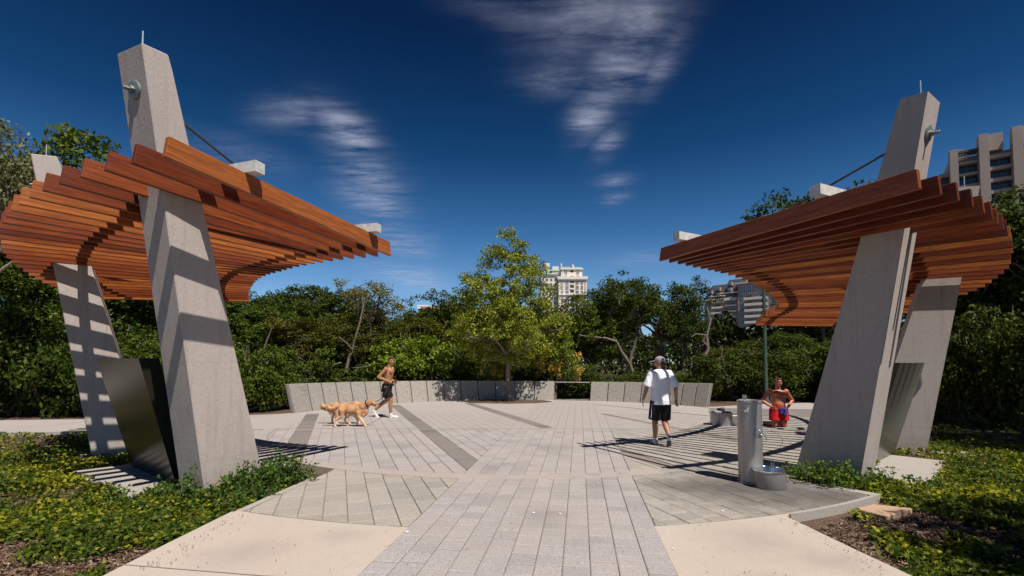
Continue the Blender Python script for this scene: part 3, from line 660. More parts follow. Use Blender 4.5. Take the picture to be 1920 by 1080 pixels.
# ---------------------------------------------------------------- memorial wall
WC = (0.5, 13.28)
def wp(a_, r_, z): return Vector((WC[0] + r_ * math.sin(R(a_)), WC[1] + r_ * math.cos(R(a_)), z))
def wall(name_label, joints, zt0, zt1, inscr=None):
    mid = wp((joints[0] + joints[-1]) / 2, 7.8, 0)
    root = empty('granite_wall', mid); tag(root, name_label, 'wall', 'low granite memorial walls'); off = -mid
    n = len(joints) - 1
    for i in range(n):
        a0, a1 = joints[i], joints[i + 1]; g_ = .18
        f = (i + .5) / n; zt = zt0 + (zt1 - zt0) * f
        b = [wp(a0 + g_, 7.72, -.05), wp(a1 - g_, 7.72, -.05), wp(a1 - g_, 7.90, -.05), wp(a0 + g_, 7.90, -.05)]
        t_ = [wp(a0 + g_, 8.00, zt), wp(a1 - g_, 8.00, zt), wp(a1 - g_, 8.16, zt), wp(a0 + g_, 8.16, zt)]
        o = MB().hexa(b, t_).build('panel', M['granite'], root, bevel=.004); o.location = off
    core = MB()
    for i in range(n):
        a0, a1 = joints[i], joints[i + 1]; zt = zt0 + (zt1 - zt0) * (i + .5) / n - .03
        core.hexa([wp(a0, 7.77, -.05), wp(a1, 7.77, -.05), wp(a1, 7.86, -.05), wp(a0, 7.86, -.05)], [wp(a0, 8.05, zt), wp(a1, 8.05, zt), wp(a1, 8.12, zt), wp(a0, 8.12, zt)])
    o = core.build('backing', M['paver_dark'], root); o.location = off
    if inscr:
        mb = MB(); a0, a1 = joints[0], joints[1]; rr = random.Random(3)
        zt = zt0
        for row, (fa, fb, zz) in enumerate([(.42, .93, .80), (.60, .95, .69), (.58, .95, .56)]):
            f = fa
            while f < fb:
                w_ = rr.uniform(.03, .055); h_ = .035 if row == 1 else .022
                def q(ff, z): 
                    p0 = wp(a0 + (a1 - a0) * ff, 7.718 + .28 * z / zt, z); c_ = wp((a0 + a1) / 2, 7.718 + .28 * z / zt, z)
                    A = wp(a0 + .18, 7.72 + .28 * (z + .05) / (zt + .05), z); B = wp(a1 - .18, 7.72 + .28 * (z + .05) / (zt + .05), z)
                    return A + (B - A) * ff - Vector((c_.x - WC[0], c_.y - WC[1], 0)).normalized() * .004
                mb.add([q(f, zz), q(f + w_, zz), q(f + w_, zz + h_), q(f, zz + h_)], [(0, 1, 2, 3)])
                f += w_ + .018
        o = mb.build('engraved_lettering', M['paver_dark'], root); o.location = off
    return root
JL = [-74.0, -68.1, -63.7, -59.2, -54.6, -50.1, -45.4, -40.7, -35.9, -30.8, -25.4, -20.0, -14.5, -8.9, -2.7, 3.5, 9.9]
JR = [21.2, 26.7, 31.8, 37.0, 41.2, 45.2, 49.5, 53.6, 57.6]
wall('long left run of the low granite wall behind the lone tree and the runner', JL, .93, .80, True)
wall('short right run of the low granite wall behind the man in white', JR, .79, .86)
M['glass'], t_, b_g, o_g = new_mat('guard_glass')
b_g.inputs['Base Color'].default_value = (.86, .93, .9, 1); b_g.inputs['Roughness'].default_value = .02
b_g.inputs['Transmission Weight'].default_value = 1.0; b_g.inputs['IOR'].default_value = 1.05
gg = empty('glass_guardrail', wp(15.5, 7.85, 0)); tag(gg, 'clear glass guardrail with steel top rail filling the wall gap', 'guardrail'); off = -Vector(gg.location)
for a0, a1 in ((10.3, 15.4), (15.7, 20.9)):
    o = MB().hexa([wp(a0, 7.9, .02), wp(a1, 7.9, .02), wp(a1, 7.912, .02), wp(a0, 7.912, .02)], [wp(a0, 7.9, .74), wp(a1, 7.9, .74), wp(a1, 7.912, .74), wp(a0, 7.912, .74)]).build('pane', M['glass'], gg); o.location = off
o = MB().tube([wp(10.2, 7.91, .77), wp(21.0, 7.91, .77)], .022, 8).build('top_rail', M['steel'], gg, smooth=True); o.location = off
o = MB().tube([wp(10.2, 7.91, .01), wp(21.0, 7.91, .01)], .018, 6).build('bottom_rail', M['steel'], gg); o.location = off

# ---------------------------------------------------------------- drinking fountains
def fountain():
    c = gp(1408, 904); root = empty('drinking_fountain', c)
    tag(root, 'tall grey steel column drinking fountain with a low pet bowl at its foot', 'drinking fountain')
    MB().lathe([(.166, 0), (.166, .02), (.153, .03), (.153, 1.075), (.160, 1.08), (.160, 1.105), (.145, 1.112), (.12, 1.085), (.03, 1.07)], (0, 0, 0), 48).build('column', M['fountain'], root, smooth=True)
    # spout on top
    MB().lathe([(.035, 1.07), (.035, 1.10), (.022, 1.11), (.022, 1.15), (.03, 1.155), (.03, 1.18), (.01, 1.19)], (-.075, -.03, 0), 16).build('spout', M['chrome'], root, smooth=True)
    # plate with push button facing the camera, small round button higher up
    th_ = math.atan2(-1, .35)
    pl = MB()
    for k in range(6):
        a0 = th_ + (k - 3) * .13; a1 = a0 + .13
        pl.hexa([(.152 * math.cos(a0), .152 * math.sin(a0), .635), (.152 * math.cos(a1), .152 * math.sin(a1), .635), (.160 * math.cos(a1), .160 * math.sin(a1), .635), (.160 * math.cos(a0), .160 * math.sin(a0), .635)],
                [(.152 * math.cos(a0), .152 * math.sin(a0), .745), (.152 * math.cos(a1), .152 * math.sin(a1), .745), (.160 * math.cos(a1), .160 * math.sin(a1), .745), (.160 * math.cos(a0), .160 * math.sin(a0), .745)])
    p = pl.build('button_plate', M['fountain'], root)
    def button(a_, z, r_, nm):
        n_ = Vector((math.cos(a_), math.sin(a_), 0)); q = n_.to_track_quat('Z', 'Y').to_matrix().to_4x4()
        MB().lathe([(r_, -.01), (r_, .016), (r_ * .8, .022), (r_ * .6, .012), (.003, .016)], n_ * .158 + Vector((0, 0, z)), 20, q).build(nm, M['chrome'], root, smooth=True)
    button(th_ + .12, .69, .036, 'push_button'); button(math.atan2(-1, -.75), .985, .034, 'push_button')
    # arm and bowl
    d = gp(1443, 913) - c; d.z = 0
    dn = d.normalized(); s_ = Vector((-dn.y, dn.x, 0))
    L = d.length
    mb = MB().hexa([dn * .12 + s_ * -.15, dn * (L) + s_ * -.17, dn * (L) + s_ * .17, dn * .12 + s_ * .15],
                   [dn * .12 + s_ * -.15 + Vector((0, 0, .215)), dn * L + s_ * -.17 + Vector((0, 0, .215)), dn * L + s_ * .17 + Vector((0, 0, .215)), dn * .12 + s_ * .15 + Vector((0, 0, .215))])
    mb.build('bowl_arm', M['fountain'], root, bevel=.01)
    MB().lathe([(.195, 0), (.2, .01), (.2, .205), (.205, .21), (.205, .232), (.19, .236), (.17, .20), (.05, .185), (.02, .18)], d, 40).build('pet_bowl', M['fountain'], root, smooth=True)
    MB().lathe([(.207, .212), (.209, .222), (.207, .235), (.186, .238), (.184, .234)], d, 40).build('bowl_rim', M['chrome'], root, smooth=True)
    MB().tube([d + Vector((.06, .02, .18)), d + Vector((.06, .02, .30)), d + Vector((.05, 0, .325)), d + Vector((.035, -.02, .32))], [.026, .022, .022, .02], 12).build('bubbler', M['chrome'], root, smooth=True)
fountain()
def far_fountain():
    c = gp(1353, 797); root = empty('drinking_fountain', c)
    tag(root, 'low round grey basin drinking fountain farther off, left of the column', 'drinking fountain')
    MB().lathe([(.27, 0), (.275, .02), (.275, .30), (.285, .31), (.285, .335), (.26, .34), (.22, .30), (.03, .27)], (0, 0, 0), 40).build('basin', M['fountain'], root, smooth=True)
    MB().box(.12, .85, -.17, .17, 0, .27).build('basin_arm', M['fountain'], root, bevel=.015)
    MB().tube([(.06, .02, .27), (.06, .02, .41), (.04, 0, .435), (.0, -.02, .43)], [.04, .035, .035, .028], 10).build('bubbler', M['anchor'], root, smooth=True)
far_fountain()
# green light pole
lp_ = empty('lamp_post', (10.02, 19.0, 0)); tag(lp_, 'tall green steel lamp post behind the right pergola tip', 'lamp post')
MB().lathe([(.14, 0), (.14, .12), (.09, .2), (.075, .5), (.062, 5.3)], (0, 0, 0), 20).build('pole', M['green_pole'], lp_, smooth=True)
MB().lathe([(.11, 5.3), (.2, 5.36), (.2, 5.42), (.07, 5.5), (.01, 5.52)], (0, 0, 0), 20).build('lamp_head', M['green_pole'], lp_, smooth=True)

# ---------------------------------------------------------------- buildings
M['win_dark'] = simple('window_glass_dark', (0.035, 0.05, 0.065), 0.12, 0.0, 0.3, 0.3)
M['win_blue'] = simple('window_glass_blue', (0.10, 0.17, 0.26), 0.12, 0.0, 0.3, 0.3)
M['b_cream'] = simple('cream_stucco', (0.78, 0.69, 0.58), 0.85, 0, 0.05, 0.2)
M['b_trim'] = simple('white_cornice', (0.74, 0.68, 0.60), 0.8, 0, 0.05, 0.3)
M['b_copper'] = simple('green_copper', (0.20, 0.36, 0.31), 0.6, 0, 0.15, 0.3)
M['b_tan'] = simple('tan_stone', (0.34, 0.27, 0.235), 0.85, 0, 0.08, 0.2)
M['b_slate'] = simple('slate_roof', (0.075, 0.068, 0.08), 0.7, 0, 0.3, 0.8)
M['b_conc'] = simple('apartment_concrete', (0.36, 0.29, 0.25), 0.85, 0, 0.08, 0.2)
M['b_white'] = simple('white_sign_panel', (0.75, 0.75, 0.76), 0.6)
M['b_red'] = simple('red_sign_letters', (0.6, 0.06, 0.04), 0.6)
def bpart(root, name, mat, boxes, bevel=0):
    mb = MB()
    for b in boxes: mb.box(*b)
    return mb.build(name, M[mat], root, bevel=bevel)
def win(root, x0, x1, y, z0, z1, mat='win_dark', frame='b_trim', side=None):
    mb = MB(); mb.box(x0, x1, y - .12, y + .3, z0, z1)
    o = mb.build('window', M[mat], root)
    if frame:
        f = MB(); t = .14; xm = (x0 + x1) / 2; zm = (z0 + z1) / 2
        f.box(x0 - t, x0, y - .24, y - .0, z0 - t, z1 + t).box(x1, x1 + t, y - .24, y, z0 - t, z1 + t)
        f.box(x0, x1, y - .24, y, z1, z1 + t).box(x0 - .1, x1 + .1, y - .32, y, z0 - t * 1.6, z0)
        f.box(xm - .07, xm + .07, y - .2, y, z0, z1).box(x0, xm - .07, y - .2, y, zm - .05, zm + .05).box(xm + .07, x1, y - .2, y, zm - .05, zm + .05)
        f.build('frame', M[frame], o)
    return o
# cream tower, 300 m off: 1 px = 1/3 m
def X3(px): return (px - 960) / 3
def Z3(py): return CAMZ + (680 - py) / 3
tw = empty('apartment_tower', (X3(1060), 300, 0)); tag(tw, 'cream sunlit apartment tower with green copper roofs above the centre trees', 'building')
ox = X3(1060)
def bx(px0, px1, py0, py1, y0=0, y1=18): return (X3(px0) - ox, X3(px1) - ox, y0, y1, (Z3(py0) if py0 else 0), Z3(py1))
bpart(tw, 'wall', 'b_cream', [bx(1048, 1100, None, 521, 0, 20), bx(1053, 1093.5, 521.5, 502, 1.5, 20), bx(1016, 1047, None, 512, 4, 24), bx(1036, 1052.5, 512, 505, 3.5, 20), bx(1022, 1033, 512, 487, 8, 16), bx(1100.3, 1101.8, None, 523, 1.5, 20)])
bpart(tw, 'cornice', 'b_trim', [bx(1046, 1102.5, 523.2, 517.5, -1.0, 21), bx(1052, 1095, 503.5, 501, .8, 20.6), bx(1014, 1050, 513, 511, 3.2, 25), bx(1050, 1101.5, 553, 551.5, -.6, 1), bx(1055.5, 1057, 517, 498, 1.2, 3), bx(1074, 1078, 501, 494, 1.2, 3.6), bx(1054, 1056, 500, 489, 5, 8), bx(1038, 1050, 501, 494.5, 6, 14), bx(1062, 1073, 500.5, 495, 7, 12)])
rf = MB()
for (a, b, c_, d_, y0, y1) in ((1053, 1074, 501, 497.5, .9, 9), (1077, 1094.5, 501, 497.5, .9, 9), (1014, 1052, 511.5, 503, 3, 16), (1032, 1053, 505, 501.5, 3, 12)):
    rf.hexa([(X3(a) - ox, y0, Z3(c_)), (X3(b) - ox, y0, Z3(c_)), (X3(b) - ox, y1, Z3(c_)), (X3(a) - ox, y1, Z3(c_))],
            [(X3(a + 2) - ox, y0 + 2.5, Z3(d_)), (X3(b - 2) - ox, y0 + 2.5, Z3(d_)), (X3(b - 2) - ox, y1, Z3(d_)), (X3(a + 2) - ox, y1, Z3(d_))])
rf.build('roof', M['b_copper'], tw)
for r_ in range(8):
    z0 = Z3(532 + 9 * r_)
    for px, wd, mt in ((1054.5, 3.0, 'win_blue'), (1064, 5.2, 'win_blue'), (1083, 5.2, 'win_dark'), (1092, 3.8, 'win_dark'), (1098.2, 1.8, 'win_dark')):
        win(tw, X3(px - wd / 2) - ox, X3(px + wd / 2) - ox, 0, z0, z0 + 1.75, mt)
    bpart(tw, 'balcony_recess', 'win_dark', [bx(1070, 1077, None, 500, -.05, .2)[:4] + (z0 + .5, z0 + 2.0)])
    bpart(tw, 'balcony_rail', 'b_trim', [(X3(1069.5) - ox, X3(1077.5) - ox, -.5, -.35, z0 - .4, z0 + .55)])
for px, wd in ((1062, 5.5), (1085, 5)):
    win(tw, X3(px - wd / 2) - ox, X3(px + wd / 2) - ox, 1.5, Z3(511), Z3(506), 'win_blue'); win(tw, X3(px - wd / 2) - ox, X3(px + wd / 2) - ox, 1.5, Z3(517.5), Z3(515.2), 'win_dark')
bpart(tw, 'balcony_recess', 'win_dark', [(X3(1071) - ox, X3(1076.5) - ox, 1.4, 1.6, Z3(508.5), Z3(504.8)), (X3(1071) - ox, X3(1076.5) - ox, 1.4, 1.6, Z3(517.5), Z3(515.3))])
for r_ in range(9):
    for px in (1019, 1027, 1035, 1043): win(tw, X3(px - 2) - ox, X3(px + 2) - ox, 4, Z3(524 + 9 * r_), Z3(519 + 9 * r_), 'win_blue', None)
win(tw, X3(1044.5) - ox, X3(1050) - ox, 3.5, Z3(517), Z3(509.5), 'win_blue')

# slate-roofed tan apartment building behind the right pergola tip
D2 = 245; k2 = D2 / FPX
mx = (1400 - 960) * k2; mb_root = empty('mansard_building', (mx, D2, 0), R(-40)); tag(mb_root, 'shaded tan apartment block with dark mansard roof and dormers at right', 'building')
def XM(px): return (px - 1400) * k2 / math.cos(R(40)) * .98
def ZM(py): return CAMZ + (680 - py) * k2
bpart(mb_root, 'wall', 'b_tan', [(XM(1341), XM(1391), 0, 25, 0, ZM(556)), (XM(1391.2), XM(1445), -2.5, 25, 0, ZM(531)), (XM(1445.2), XM(1475), 1, 25, 0, ZM(542)), (XM(1368), XM(1391), 1, 24, ZM(556), ZM(545))])
mr = MB()
for (a, b, z0, z1, y0, ins) in ((1340, 1392, 555, 527, .3, 5.0), (1366, 1393, 545, 519, 1.5, 4.0), (1391, 1440, 531, 512, 0, 5.0)):
    mr.hexa([(XM(a), y0, ZM(z0)), (XM(b), y0, ZM(z0)), (XM(b), 24, ZM(z0)), (XM(a), 24, ZM(z0))], [(XM(a) + ins * .8, y0 + ins * .45, ZM(z1)), (XM(b), y0 + ins * .45, ZM(z1)), (XM(b), 22, ZM(z1)), (XM(a) + ins * .8, 22, ZM(z1))])
mr.build('roof', M['b_slate'], mb_root)
bpart(mb_root, 'cornice', 'b_trim', [(XM(1337.5), XM(1392), -.9, .3, ZM(557.5), ZM(555.5)), (XM(1350), XM(1372), -.5, .6, ZM(551), ZM(549.5)), (XM(1365), XM(1392), .2, 1.4, ZM(546), ZM(544)), (XM(1388), XM(1446), -3.6, -2.4, ZM(532), ZM(530))])
for px, py in ((1350, 541), (1349, 551), (1362, 536), (1362, 547), (1379, 528), (1378, 539), (1394, 524), (1400, 524)):
    dm = MB().box(XM(px - 2.6), XM(px + 2.6), -.4, 4, ZM(py + 3.5), ZM(py - 3)).build('dormer', M['b_tan'], mb_root)
    MB().box(XM(px - 1.5), XM(px + 1.5), -.6, -.3, ZM(py + 2.8), ZM(py - 2)).build('window', M['win_blue'], dm)
for i, (pf) in enumerate([(1396.5, 1402), (1405, 1410), (1414, 1419), (1424, 1429), (1434, 1439)]):
    win(mb_root, XM(pf[0]), XM(pf[1]), -2.5, ZM(550), ZM(537), 'win_blue')
for r_ in range(8):
    zf = ZM(563 + 11 * r_)
    bpart(mb_root, 'balcony', 'b_trim', [(XM(1401), XM(1431), -4.4, -4.2, zf - .2, zf + 1.0), (XM(1401), XM(1431), -4.2, -2.5, zf - .25, zf)])
    bpart(mb_root, 'balcony', 'b_trim', [(XM(1352), XM(1370), -1.2, -1.0, zf - .2, zf + .8), (XM(1371), XM(1388), -1.2, -1.0, zf - .2 + .6, zf + 1.4)])
    for a, b, y, m_ in ((1394.5, 1399, -2.5, 'win_blue'), (1403, 1411, -2.5, 'win_dark'), (1413, 1419, -2.5, 'win_blue'), (1421, 1430, -2.5, 'win_dark'), (1434, 1441, -2.5, 'win_blue'), (1449, 1455, 1, 'win_blue'), (1460, 1466, 1, 'win_blue'),
                        (1344, 1349, 0, 'win_blue'), (1357, 1363, 0, 'win_dark'), (1374, 1385, 0, 'win_dark')):
        win(mb_root, XM(a), XM(b), y, zf + .1, zf + 2.0, m_, None)

# concrete apartment high-rise at the upper right
D3 = 123; k3 = D3 / FPX
ap = empty('apartment_building', ((1860 - 960) * k3, D3, 0), R(-36)); tag(ap, 'concrete framed high-rise with dark balcony bands at the upper right edge', 'building')
def XA(px): return (px - 1860) * k3 * .86
def ZA(py): return CAMZ + (680 - py) * k3 * 1.02
bpart(ap, 'wall', 'b_conc', [(XA(1786), XA(1990), 2.2, 30, 0, ZA(318)), (XA(1806), XA(1990), 2.0, 26, ZA(318), ZA(285))])
bpart(ap, 'pier', 'b_conc', [(XA(1804), XA(1818), -1, 2, 0, ZA(273)), (XA(1818), XA(1830), 0, 9, ZA(285), ZA(273))])
bpart(ap, 'pier', 'b_conc', [(XA(1852), XA(1868), -1.4, 2, 0, ZA(255)), (XA(1868), XA(1892), -.2, 10, ZA(286), ZA(255))])
bpart(ap, 'pier', 'b_conc', [(XA(1905), XA(1921), -1, 2, 0, ZA(252)), (XA(1921), XA(1940), 0, 9, ZA(285), ZA(252))])
bpart(ap, 'pier', 'b_conc', [(XA(1960), XA(1976), -1, 2, 0, ZA(250))])
bpart(ap, 'pergola_roof', 'b_slate', [(XA(1818), XA(1852), -.5, 3, ZA(281), ZA(277))])
for k in range(6): bpart(ap, 'roof_railing', 'b_trim', [(XA(1820 + k * 2.6), XA(1820.4 + k * 2.6), -.3, -.1, ZA(295), ZA(284))])
bpart(ap, 'roof_railing', 'b_trim', [(XA(1819), XA(1836), -.3, -.1, ZA(289.6), ZA(289))])
for r_ in range(16):
    zt = ZA(300 + 22 * r_)
    bpart(ap, 'balcony_slab', 'b_conc', [(XA(1786.5), XA(1804), .6, 2.5, zt - .5 - 2.2, zt + .45 - 2.2)])
    bpart(ap, 'balcony_slab', 'b_conc', [(XA(1818.2), XA(1851.8), .2, 2.5, zt - .32, zt + .32)])
    bpart(ap, 'balcony_slab', 'b_conc', [(XA(1868.2), XA(1904.8), .2, 2.5, zt - .1, zt + .8)])
    bpart(ap, 'balcony_slab', 'b_conc', [(XA(1921.2), XA(1959.8), .2, 2.5, zt + .2, zt + 1.1)])
    for a, b, dz in ((1790, 1802, -2.2), (1819, 1834, 0), (1835, 1851, 0), (1869, 1886, .3), (1887, 1904, .3), (1922, 1940, .6), (1941, 1959, .6)):
        MB().box(XA(a), XA(b), 1.9, 2.5, zt + .5 + dz - 3.1, zt + dz - .4).build('window', M['win_dark'], ap)

# small distant office building with a white sign band
ob = empty('office_building', ((796 - 960) * .45, 405, 0)); tag(ob, 'tiny distant glass office building with white sign band over the trees', 'building')
XO = lambda px: (px - 796) * .45
ZO = lambda py: CAMZ + (680 - py) * .45
bpart(ob, 'wall', 'win_blue', [(XO(784), XO(815), 0, 15, 0, ZO(579))])
bpart(ob, 'sign_band', 'b_white', [(XO(782), XO(815), -.6, 15, ZO(579), ZO(571.5))])
let = MB(); q = 789
for i, wd in enumerate((1.6, 1.2, 1.5, 1.4, 1.3, 1.5)): let.box(XO(q), XO(q + wd), -.9, -.6, ZO(577.4), ZO(574.4)); q += wd + .9
let.build('sign_lettering', M['b_red'], ob)

# ---------------------------------------------------------------- vegetation
def leaves_mesh(name, P, size, rng, upbias=0.5, asp=0.55, dirs=None):
    n = len(P)
    nrm = rng.normal(size=(n, 3)); nrm[:, 2] += upbias
    if dirs is not None: nrm += dirs * .9
    nrm /= np.linalg.norm(nrm, axis=1)[:, None]
    a = np.cross(nrm, rng.normal(size=(n, 3))); a /= np.linalg.norm(a, axis=1)[:, None]; b = np.cross(nrm, a)
    s = (size * rng.uniform(.65, 1.25, n))[:, None]
    V = np.empty((n, 4, 3))
    V[:, 0] = P - a * s * .5; V[:, 1] = P + b * s * asp * .5 + nrm * s * .10; V[:, 2] = P + a * s * .5; V[:, 3] = P - b * s * asp * .5 + nrm * s * .10
    me = bpy.data.meshes.new(name); me.vertices.add(4 * n); me.vertices.foreach_set('co', V.reshape(-1))
    me.loops.add(4 * n); me.loops.foreach_set('vertex_index', np.arange(4 * n, dtype=np.int32))
    me.polygons.add(n); me.polygons.foreach_set('loop_start', np.arange(0, 4 * n, 4, dtype=np.int32)); me.polygons.foreach_set('loop_total', np.full(n, 4, dtype=np.int32))
    me.update(calc_edges=True); return me
def wob(p, q, rng, amp, n=6):
    p = np.array(p); q = np.array(q); out = []
    L = np.linalg.norm(q - p); o1 = rng.normal(size=3) * amp * L; o2 = rng.normal(size=3) * amp * L * .6
    for i in range(n + 1):
        t = i / n; out.append(p + (q - p) * t + o1 * math.sin(math.pi * t) + o2 * math.sin(2 * math.pi * t))
    return out
def tree_template(seed, H, rx, ry, z0, lobes, nc, per, size, lmat, bmat, tr=.16, csize=.42, shell=.55, nlimb=14, gap=0, straight=False, pods=None, trunks=1, upb=.5):
    """lobes: list of (x,y,z,rx,ry,rz); clusters of leaves fill the outer part of each lobe; limbs run from the trunk to clusters."""
    rng = np.random.default_rng(seed)
    C = []; O = []
    vol = np.array([l[3] * l[4] * l[5] for l in lobes]) ** .67; vol /= vol.sum()
    for l, f in zip(lobes, vol):
        k = int(nc * f) + 1
        d = rng.normal(size=(k, 3)); d /= np.linalg.norm(d, axis=1)[:, None]
        r_ = shell + (1 - shell) * rng.random(k) ** .7
        C.append(np.array(l[:3]) + d * r_[:, None] * np.array(l[3:])); O.append(d)
    C = np.concatenate(C); O = np.concatenate(O)
    keep = C[:, 2] > z0
    if gap:
        ph = rng.uniform(0, 6, 3); nz = np.sin(C[:, 0] * 1.7 + ph[0]) * np.sin(C[:, 1] * 1.5 + ph[1]) * np.sin(C[:, 2] * 1.9 + ph[2]); keep &= nz > -gap
    C = C[keep]; O = O[keep]
    cs = csize * rng.uniform(.5, 1.35, len(C)); k = (per * (cs / csize) ** 2 * rng.uniform(.6, 1.3, len(C))).astype(int) + 4
    idx = np.repeat(np.arange(len(C)), k)
    g_ = rng.normal(size=(len(idx), 3)); g_ /= np.linalg.norm(g_, axis=1)[:, None]; g_ *= (rng.random(len(idx)) ** .45)[:, None]
    P = C[idx] + g_ * cs[idx][:, None] * np.array([1, 1, .62])
    P[:, 2] = np.maximum(P[:, 2], .03)
    crown = leaves_mesh('crown', P, size, rng, upb, dirs=O[idx])
    mats = [M[lmat]]
    wood_ = MB()
    for ti in range(trunks):
        bx_ = np.array([rng.uniform(-.3, .3) * (trunks > 1), rng.uniform(-.3, .3) * (trunks > 1), -.2])
        top = np.array([rng.uniform(-.4, .4), rng.uniform(-.4, .4), H * .82])
        tp_ = wob(bx_, top, rng, .035, 9)
        if straight: tp_ = wob(np.array([0, 0, -.2]), np.array([.05, 0, H * .82]), rng, .006, 9)
        wood_.tube(tp_, [tr * (1.25 if i == 0 else 1) * (1 - i / 9.6) ** .75 for i in range(10)], 9)
        pick = rng.choice(len(C), min(len(C), nlimb), replace=False)
        for j in pick:
            c = C[j]; hz = max(z0 * .85, min(H * .7, c[2] - rng.uniform(.25, .6) * np.hypot(c[0], c[1]) - .3))
            i0 = int(np.clip(math.ceil(hz / (H * .82) * 9) if straight else hz / (H * .82) * 9, 3 if straight else 1, 8)); s = tp_[i0]
            rr0 = tr * (1 - i0 / 9.6) ** .75 * .62
            lim = wob(s, c, rng, .10, 7); wood_.tube(lim, [rr0 * (1 - i / 8.2) + .008 for i in range(8)], 6)
            near = np.argsort(np.linalg.norm(C - c, axis=1))[1:6]
            for m_ in near[::2]:
                wood_.tube(wob(lim[4], C[m_], rng, .12, 4), [rr0 * .42, rr0 * .3, rr0 * .22, .012, .008], 5)
    trunk = wood_
    pod = None
    if pods:
        sel = np.where((C[:, 2] < H * .62) & (O[:, 1] < .1))[0]; sel = rng.choice(sel, min(len(sel), pods), replace=False)
        pi = np.repeat(sel, 46); g_ = rng.normal(size=(len(pi), 3)) * .10
        pod = leaves_mesh('seed_pods', C[pi] + O[pi] * .38 + g_, size * 1.0, rng, 0)
    return dict(crown=crown, cm=lmat, trunk=trunk, tm=bmat, pod=pod)
TEMPL = {}
def lobes_round(seed, n, H, rr, zc, zr, small=.5):
    rng = np.random.default_rng(seed); out = [(0, 0, zc, rr * .72, rr * .72, zr * .8)]
    for i in range(n):
        a = 2 * math.pi * i / n + rng.uniform(-.4, .4); r_ = rr * rng.uniform(.42, .68); z = zc + zr * rng.uniform(-.45, .62); s = rr * small * rng.uniform(.75, 1.25)
        out.append((r_ * math.cos(a), r_ * math.sin(a), z, s, s, s * .85))
    return out
TEMPL['oakA'] = tree_template(11, 7.6, 3, 3, 1.6, lobes_round(1, 9, 7.6, 3.0, 4.8, 2.5), 430, 66, .16, 'leaf_dark', 'bark', .2)
TEMPL['oakB'] = tree_template(12, 7.4, 3, 3, 1.2, lobes_round(2, 10, 7.4, 3.2, 4.4, 2.6, .42), 420, 66, .16, 'leaf_mid', 'bark', .18)
TEMPL['oakC'] = tree_template(13, 7.6, 3, 3, 2.6, lobes_round(3, 9, 7.6, 3.1, 5.2, 1.9, .38), 300, 66, .15, 'leaf_dark', 'bark_pale', .19, gap=.16, nlimb=30)
TEMPL['cedar'] = tree_template(14, 7.0, 2.6, 2.6, .8, lobes_round(4, 11, 7, 2.6, 4.0, 2.8, .36), 380, 66, .13, 'leaf_olive', 'bark_pale', .15, gap=.3, nlimb=26)
TEMPL['sparse'] = tree_template(15, 8.2, 1.8, 1.8, 4.4, lobes_round(5, 7, 8, 1.7, 6.4, 1.7, .42), 100, 60, .14, 'leaf_sparse', 'bark_pale', .12, gap=.25, nlimb=18)
TEMPL['bush'] = tree_template(16, 3.2, 2, 2, .05, lobes_round(6, 8, 3.2, 2.0, 1.2, 1.5, .45), 170, 60, .14, 'leaf_mid', 'bark', .07, trunks=3)
TEMPL['bushB'] = tree_template(17, 3.4, 2, 2, .05, lobes_round(7, 8, 3.2, 2.1, 1.3, 1.6, .42), 170, 60, .16, 'leaf_bright', 'bark', .07, trunks=3)
TEMPL['bushD'] = tree_template(18, 3.4, 2, 2, .05, lobes_round(8, 9, 3.2, 2.1, 1.3, 1.6, .42), 230, 64, .14, 'leaf_dark', 'bark', .07, trunks=3)
USED = {}
def plant_tree(kind, name, x, y, label, cat, sc=1.0, sz=None, rz=0.0, group=None, z=-.1, mat=None, sxy=None):
    T = TEMPL[kind]; root = empty(name, (x, y, z), rz); tag(root, label, cat, group)
    root.scale = ((sxy or sc), (sxy or sc), (sz or sc))
    key = kind
    if key not in USED:
        c = mesh_obj('crown', T['crown'], M[T['cm']], root)
        t_ = T['trunk'].build('trunk', M[T['tm']], root, smooth=True)
        p = None
        if T['pod'] is not None: p = mesh_obj('seed_pods', T['pod'], M['pods'], root)
        USED[key] = (c, t_, p)
    else:
        for s in USED[key]:
            if s is None: continue
            o = s.copy(); scene.collection.objects.link(o); o.parent = root
            c = o if s is USED[key][0] else None
            if mat and c is not None:
                o.material_slots[0].link = 'OBJECT'; o.material_slots[0].material = M[mat]
    return root
def tp(kind, px, D, top, wpx, label, rz, name='tree', cat='tree', group='trees behind the plaza', Hn=None, mat=None):
    """stand a tree of this kind at distance D so that it is as tall and wide as seen"""
    H = dict(oakA=7.9, oakB=7.6, oakC=7.6, cedar=7.2, sparse=8.4, bush=3.1, bushB=3.2, bushD=3.2)[kind]; Wd = dict(oakA=6.4, oakB=6.6, oakC=6.4, cedar=5.4, sparse=3.7, bush=4.2, bushB=4.4, bushD=4.4)[kind]
    zt = CAMZ + (680 - top) / FPX * D + .1
    return plant_tree(kind, name, (px - 960) / FPX * D, D, label, cat, sz=zt / H * 1.09, sxy=(wpx / FPX * D) / Wd, rz=rz, group=group, mat=mat)
